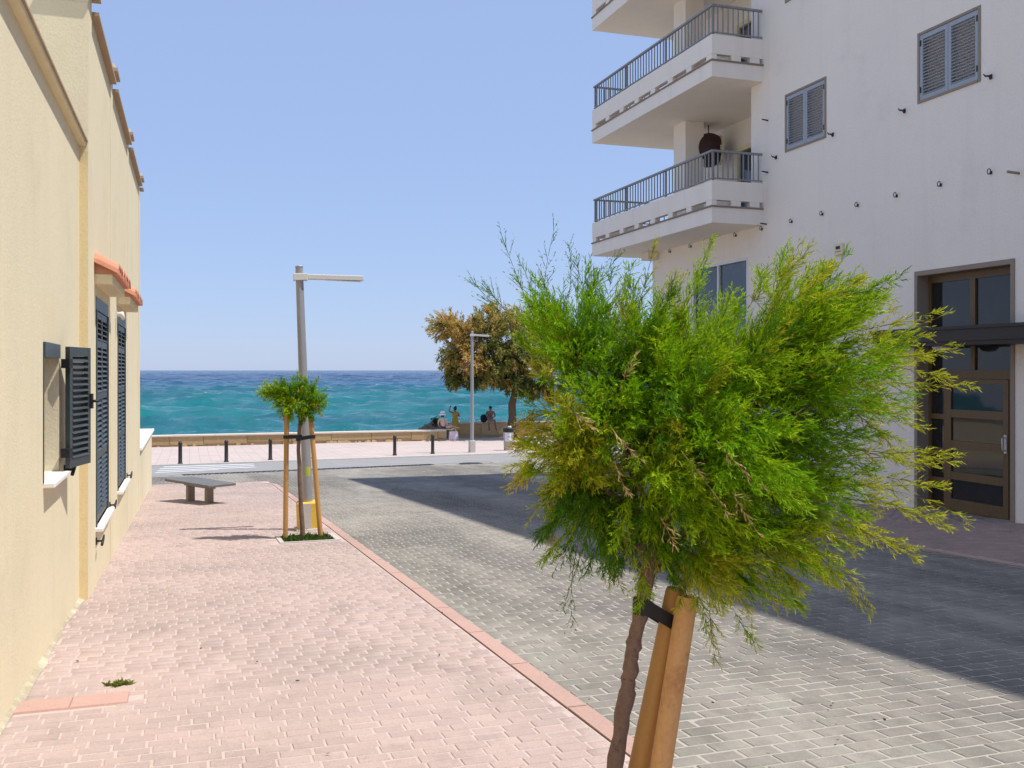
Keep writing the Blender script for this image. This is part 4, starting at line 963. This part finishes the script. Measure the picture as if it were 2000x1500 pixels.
GREEN = [((.085,.235,.006), (.240,.440,.008)),      # 0 fresh green
         ((.130,.310,.006), (.400,.540,.012)),      # 1 lighter
         ((.200,.290,.012), (.520,.500,.030)),      # 2 yellow-green
         ((.045,.145,.010), (.115,.250,.012)),      # 3 deep green, darkens crown backs and undersides in place of shade
         ((.300,.290,.030), (.600,.500,.060))]      # 4 straw yellow
# ------------------------------------------------------------------ the big tamarisk sapling in front
D0 = 3.2
tb = P(1157, 1759, D0); tb.z = G(tb.y)
tree = empty('tamarisk_sapling', tb, 'large feathery green tamarisk sapling in front, crown swept right by the wind', 'tree')
S = Strands()
#      px    py   rx   ry   dz   rz  dir(u,v,w)         n   len  palette
LB = [(1118, 672, 65, 65, -.02, .20, (-.25, .95, .1), 34, .30, 0),
      (1375, 1100, 70, 30, -.08, .16, (.35,-.80, .2), 11, .22, 2),
      (1225, 675, 75, 60,  .05, .22, (.10, 1.0, .1), 38, .31, 0),
      (1345, 720, 85, 70,  .00, .25, (.35, .80, .3), 42, .32, 1),
      (1450, 715, 80, 70,  .05, .25, (.60, .70, .2), 44, .34, 1),
      (1535, 655, 65, 60,  .06, .22, (.90, .45, .1), 38, .36, 1),
      (1550, 745, 75, 65,  .05, .25, (1.0, .15, .1), 36, .37, 0),
      (1535, 865, 75, 60,  .05, .25, (1.0,-.20, .1), 32, .36, 0),
      (1520, 965, 70, 50,  .02, .22, (1.0,-.38, .1), 26, .36, 1),
      (1425, 1030,95, 50,  .00, .25, (.70,-.65, .2), 34, .30, 1),
      (1420, 880,115,105, -.15, .25, (.45,-.25, .8), 46, .28, 0),
      (1320, 800,115,105, -.12, .25, (.15, .15, .9), 46, .28, 0),
      (1300, 950,105, 85, -.12, .25, (.10,-.45, .9), 40, .27, 1),
      (1190, 790, 75, 85, -.05, .22, (-.35, .25, .7), 36, .27, 0),
      (1125, 880, 55, 75, -.05, .22, (-.50,-.20, .6), 36, .25, 2),
      (1160, 985, 75, 55,  .00, .22, (-.15,-.80, .4), 30, .25, 3),
      (1270, 1045,75, 40,  .02, .22, (.05,-.95, .2), 14, .22, 3),
      (1430, 790,140,120,  .20, .20, (.40, .20,-.6), 36, .30, 3),  # back fill in deep green, shade inside the crown put into the colour
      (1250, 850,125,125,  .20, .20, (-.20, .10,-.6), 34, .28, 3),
      (1480, 1045, 65, 40, .05, .20, (.90,-.55, .0), 14, .34, 2),
      (1550, 612, 55, 40,  .06, .20, (.70, .70, .1), 28, .34, 1)]
LB = [(a+(22 if a > 1500 else 0), b, c, d, e, f, g, int(n*1.4), l, q) for a, b, c, d, e, f, g, n, l, q in LB]
lobes_fill(S, LB, D0, GREEN, dict(tw=.115, ntw=20, sp=.0052, sl=.027, swd=.0030, stem=.0030, sag=(0,0,-.05)))
# sprays that make the outline
SP = [((1030,640),(915,538),.55),((1045,610),(978,455),.6),((1075,600),(1083,446),.6),((1110,590),(1112,478),.6),((1060,620),(1010,500),.5),((1005,640),(950,560),.55),((1150,600),(1122,500),.5),((1160,600),(1205,500),.5),
      ((1200,600),(1240,520),.4),((1260,600),(1278,478),.4),((1300,620),(1322,530),.3),((1335,600),(1392,468),.25),((1400,640),(1430,560),.3),((1470,590),(1500,520),.2),((1500,580),(1560,478),.2),((1540,590),(1620,520),.15),((1580,600),(1680,545),.2),
      ((1600,640),(1745,575),.25),((1620,660),(1850,612),.15),((1640,690),(1800,655),.15),((1650,700),(1850,672),.2),((1650,730),(1810,700),.15),((1650,745),(1895,752),.15),((1640,780),(1790,800),.15),((1640,800),(1815,838),.3),((1600,800),(1760,860),.2),
      ((1620,870),(1840,896),.15),((1640,900),(1870,905),.25),((1630,930),(1840,950),.12),((1620,960),(1890,1015),.1),((1640,985),(1850,1030),.15),((1600,990),(1795,1098),.08),((1590,1010),(1780,1070),.1),((1560,1040),(1700,1194),.25),((1500,1070),(1630,1140),.15),
      ((1480,1090),(1560,1190),.2),((1430,1110),(1540,1180),.15),((1410,1130),(1480,1260),.3),((1390,1130),(1400,1300),.35),((1370,1130),(1380,1230),.3),((1130,1030),(1098,1195),.65),((1150,1040),(1120,1230),.7),((1170,1040),(1190,1140),.4),((1100,1000),(1080,1080),.4),
      ((1240,1080),(1255,1190),.2),((1265,1080),(1262,1175),.1),((1210,1060),(1215,1150),.4),((1080,900),(1010,940),.1),((1070,850),(1020,860),.1),((1090,800),(1030,830),.15),((1080,760),(1045,720),.2),((1090,700),(1020,655),.2)]
for (a, b, bare) in SP:
    for j in range(2 if bare < .3 else 1):
        d = D0+RNG.normal(0, .10); d2 = d+RNG.normal(0, .10)
        p0, p1 = P(a[0]+RNG.normal(0,14), a[1]+RNG.normal(0,14), d), P(b[0]+RNG.normal(0,10)*j, b[1]+RNG.normal(0,10)*j, d2)
        pi = 4 if a[0] < 1110 and 750 < a[1] else (2 if (a[0] > 1480 or RNG.random() < .35) else 1)
        if bare > .45: pi = 3
        plume(S, p0, p1, *GREEN[pi], tw=.10 if bare < .45 else .12, ntw=int(20*(1-bare*.4)), sp=.0055 if bare < .4 else .010, sl=.026 if bare < .45 else .018, swd=.0030 if bare < .45 else .0026, stem=.0042, sag=(0,0,.04 if b[1] > a[1] else -.05), bare=bare,
              stemcol=(.15,.10,.04) if bare < .45 else (.16,.14,.09))
# a few dead straw-coloured sprays
for (a, b) in (((1190,830),(1260,905)),((1330,880),(1420,1000)),((1400,860),(1500,960)),((1290,1010),(1322,1075)),((1200,900),(1225,960)),((1430,960),(1480,1040)),((1210,760),(1245,690)),((1110,800),(1160,840))):
    d = D0-.42+RNG.normal(0,.05)
    plume(S, P(*a, d), P(*b, d-.03), (.42,.30,.12), (.55,.42,.20), tw=.05, ntw=9, sp=.013, sl=.022, swd=.0032, stem=.0042, stemcol=(.30,.19,.08))
link('crown', S.mesh('crown', (.5,0,-.25)), M['leaf'], tree).matrix_parent_inverse = Matrix.Translation(-tb)
def adopt2(o, parent): return adopt(o, parent)
tr = MB(); r_ = random.Random(2)
tp = [Vector(tb)-Vector((0,0,.05)), P(1178,1640,D0), P(1205,1480,D0), P(1224,1352,D0), P(1233,1300,D0), P(1240,1245,D0), P(1254,1185,D0), P(1266,1120,D0), P(1285,1040,D0), P(1310,960,D0), P(1345,870,D0)]
fine = []
for a, b in zip(tp[:-1], tp[1:]):
    for k in range(6): fine.append(a.lerp(b, k/6)+Vector((r_.gauss(0,.0016), r_.gauss(0,.0016), 0)))
fine.append(tp[-1])
rs = [(.029-.011*i/len(fine))*(1+.13*math.sin(i*1.7)*math.sin(i*.6)+r_.gauss(0,.04)) for i in range(len(fine))]
tr.tube(fine, rs, 14)
adopt(tr.build('trunk', M['bark']), tree)
lb = MB(); r_ = random.Random(5)
for (px, py, rx, ry, dz, rz, dr, n_, ln, pi) in LB:
    s0 = tp[7+r_.randrange(3)]; e = P(px, py, D0+dz); mid = s0.lerp(e, .5)+Vector((r_.gauss(0,.04), r_.gauss(0,.04), .04))
    lb.tube([s0, s0.lerp(mid, .6), mid, mid.lerp(e, .6), e], [.012, .010, .008, .006, .003], 7)
    for k in range(3):
        e2 = e+Vector(right_up(dr[0]*.06+r_.gauss(0,.05), dr[1]*.06+r_.gauss(0,.05), r_.gauss(0,.05))); lb.tube([mid.lerp(e, .3*k), mid.lerp(e2, .6), e2], [.006,.004,.002], 6)
adopt(lb.build('limbs', M['bark']), tree)
# stakes and strap
def stake(a, b, d0, d1, r, matl, lab, flat=0, grp=None, base=None):
    pa, pb = P(*a, d0), P(*b, d1); pa.z = G(pa.y)-.3
    o = empty('tree_stake', (pa.x, pa.y, G(pa.y)), lab, 'stake', grp); dirv = (pb-pa).normalized(); bb = MB()
    rel = [p-Vector(o.location) for p in (pa, pa.lerp(pb, .33), pa.lerp(pb, .66), pb-dirv*.012, pb)]
    bb.tube(rel, [r, r*.99, r*.975, r*.96, r*.85], 20); so = sharp(bb.build('pole', matl, o), 50)
    return o, pa, pb
A0, A1 = (1160, 1760), (1322, 1150)
_, a0, a1 = stake(A0, A1, 3.24, 3.24, .0375, M['stake'], 'smooth orange round stake strapped to the front tamarisk trunk', 0)
_, b0, b1 = stake((1218, 1790), (1343, 1165), 3.13, 3.17, .036, M['stake_raw'], 'knotty raw pine stake at the right of the strapped front tree')
tc = P(1257, 1183, D0); t_ = (P(1295, 1215, 3.24)); f_ = (t_.z-a0.z)/(a1.z-a0.z); scn = a0.lerp(a1, f_)
def strap(c0, r0, c1, r1, h, lab, th=.006, n=14):
    u = Vector((c1.x-c0.x, c1.y-c0.y, 0)); L_ = u.length; u.normalize(); v = Vector((-u.y, u.x, 0)); pts = []
    for k in range(n+1):
        a = math.pi/2+math.pi*k/n; pts.append((c0+(u*math.cos(a)+v*math.sin(a))*r0))
    for k in range(n+1):
        a = -math.pi/2+math.pi*k/n; pts.append((c1+(u*math.cos(a)+v*math.sin(a))*r1))
    org = (c0+c1)/2; bb = MB(); m = len(pts); cen = org
    ov = []
    for p in pts:
        c = c0 if (p-c0).length < (p-c1).length else c1; o_ = Vector((p.x-c.x, p.y-c.y, 0)).normalized()*th
        ov.append([bb.bm.verts.new(q-org) for q in (p-Vector((0,0,h/2)), p+o_-Vector((0,0,h/2)), p+o_+Vector((0,0,h/2)), p+Vector((0,0,h/2)))])
    for k in range(m):
        a, b = ov[k], ov[(k+1)%m]
        for j in range(4): bb.bm.faces.new((a[j], a[(j+1)%4], b[(j+1)%4], b[j]))
    return tag(bb.build('tree_strap', M['rubber'], None, org), lab, 'strap')
strap(tc, .030, scn, .039, .050, 'black rubber strap tying the front tamarisk to its orange stake')

# ------------------------------------------------------------------ tree pits, weeds
def tree_pit(cx, cy, h, n):
    pz = G(cy); b = MB(); o = tag(MB().hexa([(cx-h,cy-h,G(cy-h)-.1),(cx+h,cy-h,G(cy-h)-.1),(cx+h,cy+h,G(cy+h)-.1),(cx-h,cy+h,G(cy+h)-.1),(cx-h,cy-h,G(cy-h)+.006),(cx+h,cy-h,G(cy-h)+.006),(cx+h,cy+h,G(cy+h)+.006),(cx-h,cy+h,G(cy+h)+.006)]).build('tree_pit', M['soil']), kind='structure')
    for (x0, x1, y0, y1) in ((-h-.06, h+.06, -h-.06, -h-.002), (-h-.06, h+.06, h+.002, h+.06), (-h-.06, -h-.002, -h, h), (h+.002, h+.06, -h, h)):
        q = [(cx+x0,cy+y0),(cx+x1,cy+y0),(cx+x1,cy+y1),(cx+x0,cy+y1)]
        MB().hexa([(*p, G(p[1])-.1) for p in q]+[(*p, G(p[1])+.014) for p in q]).build('edging_stone', M['concrete'], o)
    S = Strands()
    for _ in range(n):
        b0 = np.array([cx+RNG.uniform(-h, h)*.95, cy+RNG.uniform(-h, h)*.95, 0]); b0[2] = G(b0[1])
        m = 5; dr = unit(np.concatenate([RNG.normal(0, .5, (m,2)), RNG.uniform(.4, 1.2, (m,1))], 1)); g = RNG.uniform(.7, 1.2)
        S.add(np.repeat(b0[None], m, 0), dr, RNG.uniform(.02, .065, m), .016, np.array([.035,.075,.012])*g, np.array([.07,.13,.02])*g, .5)
    w = tag(link('weeds', S.mesh('weeds'), M['weed'], o), None, None, None, 'stuff')
tree_pit(*PIT1, 240); tree_pit(*PIT0, 300)
def weed(px, py, r, n, lab):
    p = ground_at(px, py); S = Strands()
    for _ in range(n):
        b0 = np.array([RNG.normal(0, r), RNG.normal(0, r*.5), .004]); m = 4
        S.add(np.repeat(b0[None], m, 0), unit(np.concatenate([RNG.normal(0, .8, (m,2)), RNG.uniform(.15, .7, (m,1))], 1)), RNG.uniform(.015, .045, m), .012, (.10,.13,.02), (.20,.22,.04), .4)
    tag(link('weed', S.mesh('weed'), M['weed'], None, p), lab, 'weed')
weed(232, 1339, .035, 60, 'small green weed growing between the pink pavers near the left wall'); weed(590, 1037, .05, 40, 'green weed at the foot of the yellow lamp base')
S = Strands()
for _ in range(34):                                   # dry leaf litter
    px, py = RNG.uniform(60, 1900), RNG.uniform(1080, 1500)
    p = ground_at(px, py)
    if p.x < -.8 or p.x > 10: continue
    S.add(np.array([[p.x, p.y, p.z+.013]]), unit(np.array([[RNG.normal(), RNG.normal(), .1]])), RNG.uniform(.01, .028), RNG.uniform(.006, .014), (.07,.05,.03), (.10,.07,.04), .2)
tag(link('leaf_litter', S.mesh('leaf_litter'), M['weed']), kind='stuff')

# ------------------------------------------------------------------ small sapling by the lamp
d1 = 13.15; sb = P(592, 1054, d1); sb.z = G(sb.y)
t2 = empty('tamarisk_sapling', sb, 'small round-headed tamarisk sapling between two stakes beside the grey lamp post', 'tree')
S = Strands()
LB2 = [(558, 772, 24, 16, 0, .14, (-.4,.2,.3), 22, .24, 0), (528, 764, 14, 8, 0, .08, (-.95,.15,.1), 12, .24, 1), (545, 768, 22, 14, 0, .12, (-.7,.35,.1), 26, .28, 1), (575, 765, 25, 18, 0, .16, (-.1,.8,.2), 30, .26, 0), (605, 765, 18, 16, 0, .14, (.5,.6,.1), 24, .24, 0), (612, 785, 12, 16, 0, .12, (.7,-.2,.2), 20, .22, 0),
       (575, 792, 28, 14, -.05, .16, (-.1,-.5,.7), 30, .22, 1), (600, 800, 18, 12, 0, .14, (.1,-.9,.2), 20, .2, 3), (560, 800, 10, 10, 0, .1, (-.2,-.9,.2), 14, .18, 1), (585, 778, 30, 16, .1, .16, (0,.2,-.6), 26, .22, 3)]
lobes_fill(S, LB2, d1, GREEN, dict(tw=.12, ntw=11, sp=.013, sl=.050, swd=.009, stem=.006))
adopt(link('crown', S.mesh('crown'), M['leaf']), t2)
q = [Vector(sb)-Vector((0,0,.05)), P(588,1000,d1), P(586,940,d1), P(583,880,d1), P(585,830,d1), P(588,785,d1)]
ff = []; r_ = random.Random(9)
for a, b in zip(q[:-1], q[1:]):
    for k in range(4): ff.append(a.lerp(b, k/4)+Vector((r_.gauss(0,.003), 0, 0)))
adopt(MB().tube(ff, [.034-.014*i/len(ff) for i in range(len(ff))], 10).build('trunk', M['bark']), t2)
_, s0, s1 = stake((557, 1057), (560, 806), d1-.03, d1-.03, .034, M['stake'], 'left stake of the small tree by the lamp')
_, s2, s3 = stake((630, 1051), (606, 806), d1+.05, d1+.05, .034, M['stake'], 'slanting right stake of the small tree by the lamp')
zc = P(590, 853, d1).z; f1 = (zc-s0.z)/(s1.z-s0.z); f2 = (zc-s2.z)/(s3.z-s2.z); tk = P(584, 853, d1)
strap(s0.lerp(s1, f1), .037, tk, .034, .045, 'black strap between the left stake and the small tree'); strap(tk+Vector((0,0,-.03)), .036, s2.lerp(s3, f2)+Vector((0,0,.0)), .037, .045, 'black strap between the small tree and its slanting right stake')

# ------------------------------------------------------------------ brown tamarisk by the sea
d2 = 52.5; fb0 = P(1001, 846, d2); fb0.z = G(fb0.y)+.03
t3 = empty('tamarisk_tree', fb0, 'broad tamarisk tree with rusty brown and olive crown beside the shaded sea wall', 'tree')
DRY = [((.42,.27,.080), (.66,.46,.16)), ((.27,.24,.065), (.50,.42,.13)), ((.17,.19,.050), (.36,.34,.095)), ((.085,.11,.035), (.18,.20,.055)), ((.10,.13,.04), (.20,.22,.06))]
S = Strands()
LB3 = [(873, 640, 24, 20, 0, 1.0, (-.6,.3,.1), 46, 1.0, 0), (905, 655, 30, 28, 0, 1.2, (-.2,.5,.2), 60, 1.0, 0), (950, 640, 32, 26, 0, 1.3, (.0,.7,.2), 56, 1.0, 1), (1000, 640, 34, 30, 0, 1.3, (.2,.6,.2), 56, 1.0, 1), (1060, 640, 36, 34, 0, 1.3, (.4,.5,.2), 44, 1.0, 2),
       (885, 695, 20, 26, 0, 1.0, (-.4,-.6,.3), 56, .9, 1), (920, 700, 28, 30, -.5, 1.1, (-.1,-.5,.7), 60, .9, 0), (965, 700, 32, 34, -.5, 1.2, (.1,-.4,.7), 62, .9, 2), (1015, 700, 34, 36, -.4, 1.2, (.2,-.4,.6), 56, .9, 2), (1075, 710, 34, 36, 0, 1.2, (.5,-.3,.3), 46, .9, 2),
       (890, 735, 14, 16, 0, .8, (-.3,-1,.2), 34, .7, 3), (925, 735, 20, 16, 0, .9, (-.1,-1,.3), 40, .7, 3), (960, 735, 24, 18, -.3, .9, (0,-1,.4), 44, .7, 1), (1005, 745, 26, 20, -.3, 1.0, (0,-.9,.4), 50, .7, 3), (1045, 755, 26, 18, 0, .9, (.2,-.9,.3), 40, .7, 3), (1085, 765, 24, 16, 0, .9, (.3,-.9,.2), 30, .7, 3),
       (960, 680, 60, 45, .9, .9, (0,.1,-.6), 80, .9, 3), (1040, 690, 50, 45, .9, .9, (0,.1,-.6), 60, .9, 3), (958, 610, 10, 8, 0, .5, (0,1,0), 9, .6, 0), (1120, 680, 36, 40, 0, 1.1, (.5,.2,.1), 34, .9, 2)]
LB3 = [(a, b, c, d, e, f, g, int(n*1.25), l, q) for a, b, c, d, e, f, g, n, l, q in LB3]
lobes_fill(S, LB3, d2, DRY, dict(tw=.46, ntw=11, sp=.052, sl=.20, swd=.050, stem=.02, stemcol=(.10,.07,.04)))
adopt(link('crown', S.mesh('crown', (0,0,-.6)), M['leaf_far']), t3)
adopt(MB().tube([Vector(fb0)-Vector((0,0,.2)), P(999,838,d2), P(1001,815,d2), P(1000,790,d2), P(1006,765,d2), P(1000,720,d2)], [.33,.26,.22,.21,.17,.09], 12).build('trunk', M['bark_far']), t3)
lb = MB(); r_ = random.Random(8)
for (px, py, *_r) in LB3:
    e = P(px, py, d2+r_.gauss(0,.4)); s0_ = P(1003, 758, d2); mid = s0_.lerp(e, .5)+Vector((0,0,-.1)); lb.tube([s0_, s0_.lerp(mid,.6), mid, e], [.09,.06,.045,.02], 6)
adopt(lb.build('limbs', M['bark_far']), t3)
# dark bush behind the wall
p = P(850, 832, 53); t4 = empty('shrub', (p.x, p.y, -2.1), 'small dark green shrub behind the sea wall left of the white hat', 'shrub')
S = Strands(); lobes_fill(S, [(850, 826, 7, 5, 0, .25, (0,.6,0), 22, .4, 2)], 53, [((.05,.06,.012),(.11,.10,.02))]*4, dict(tw=.16, ntw=7, sp=.04, sl=.10, swd=.04, stem=.012))
adopt(link('foliage', S.mesh('foliage'), M['leaf_far']), t4)
adopt(MB().tube([(p.x, p.y, -2.6), (p.x+.02, p.y, -1.9), P(850, 828, 53)], [.05,.04,.02], 7).build('stem', M['bark_far']), t4)
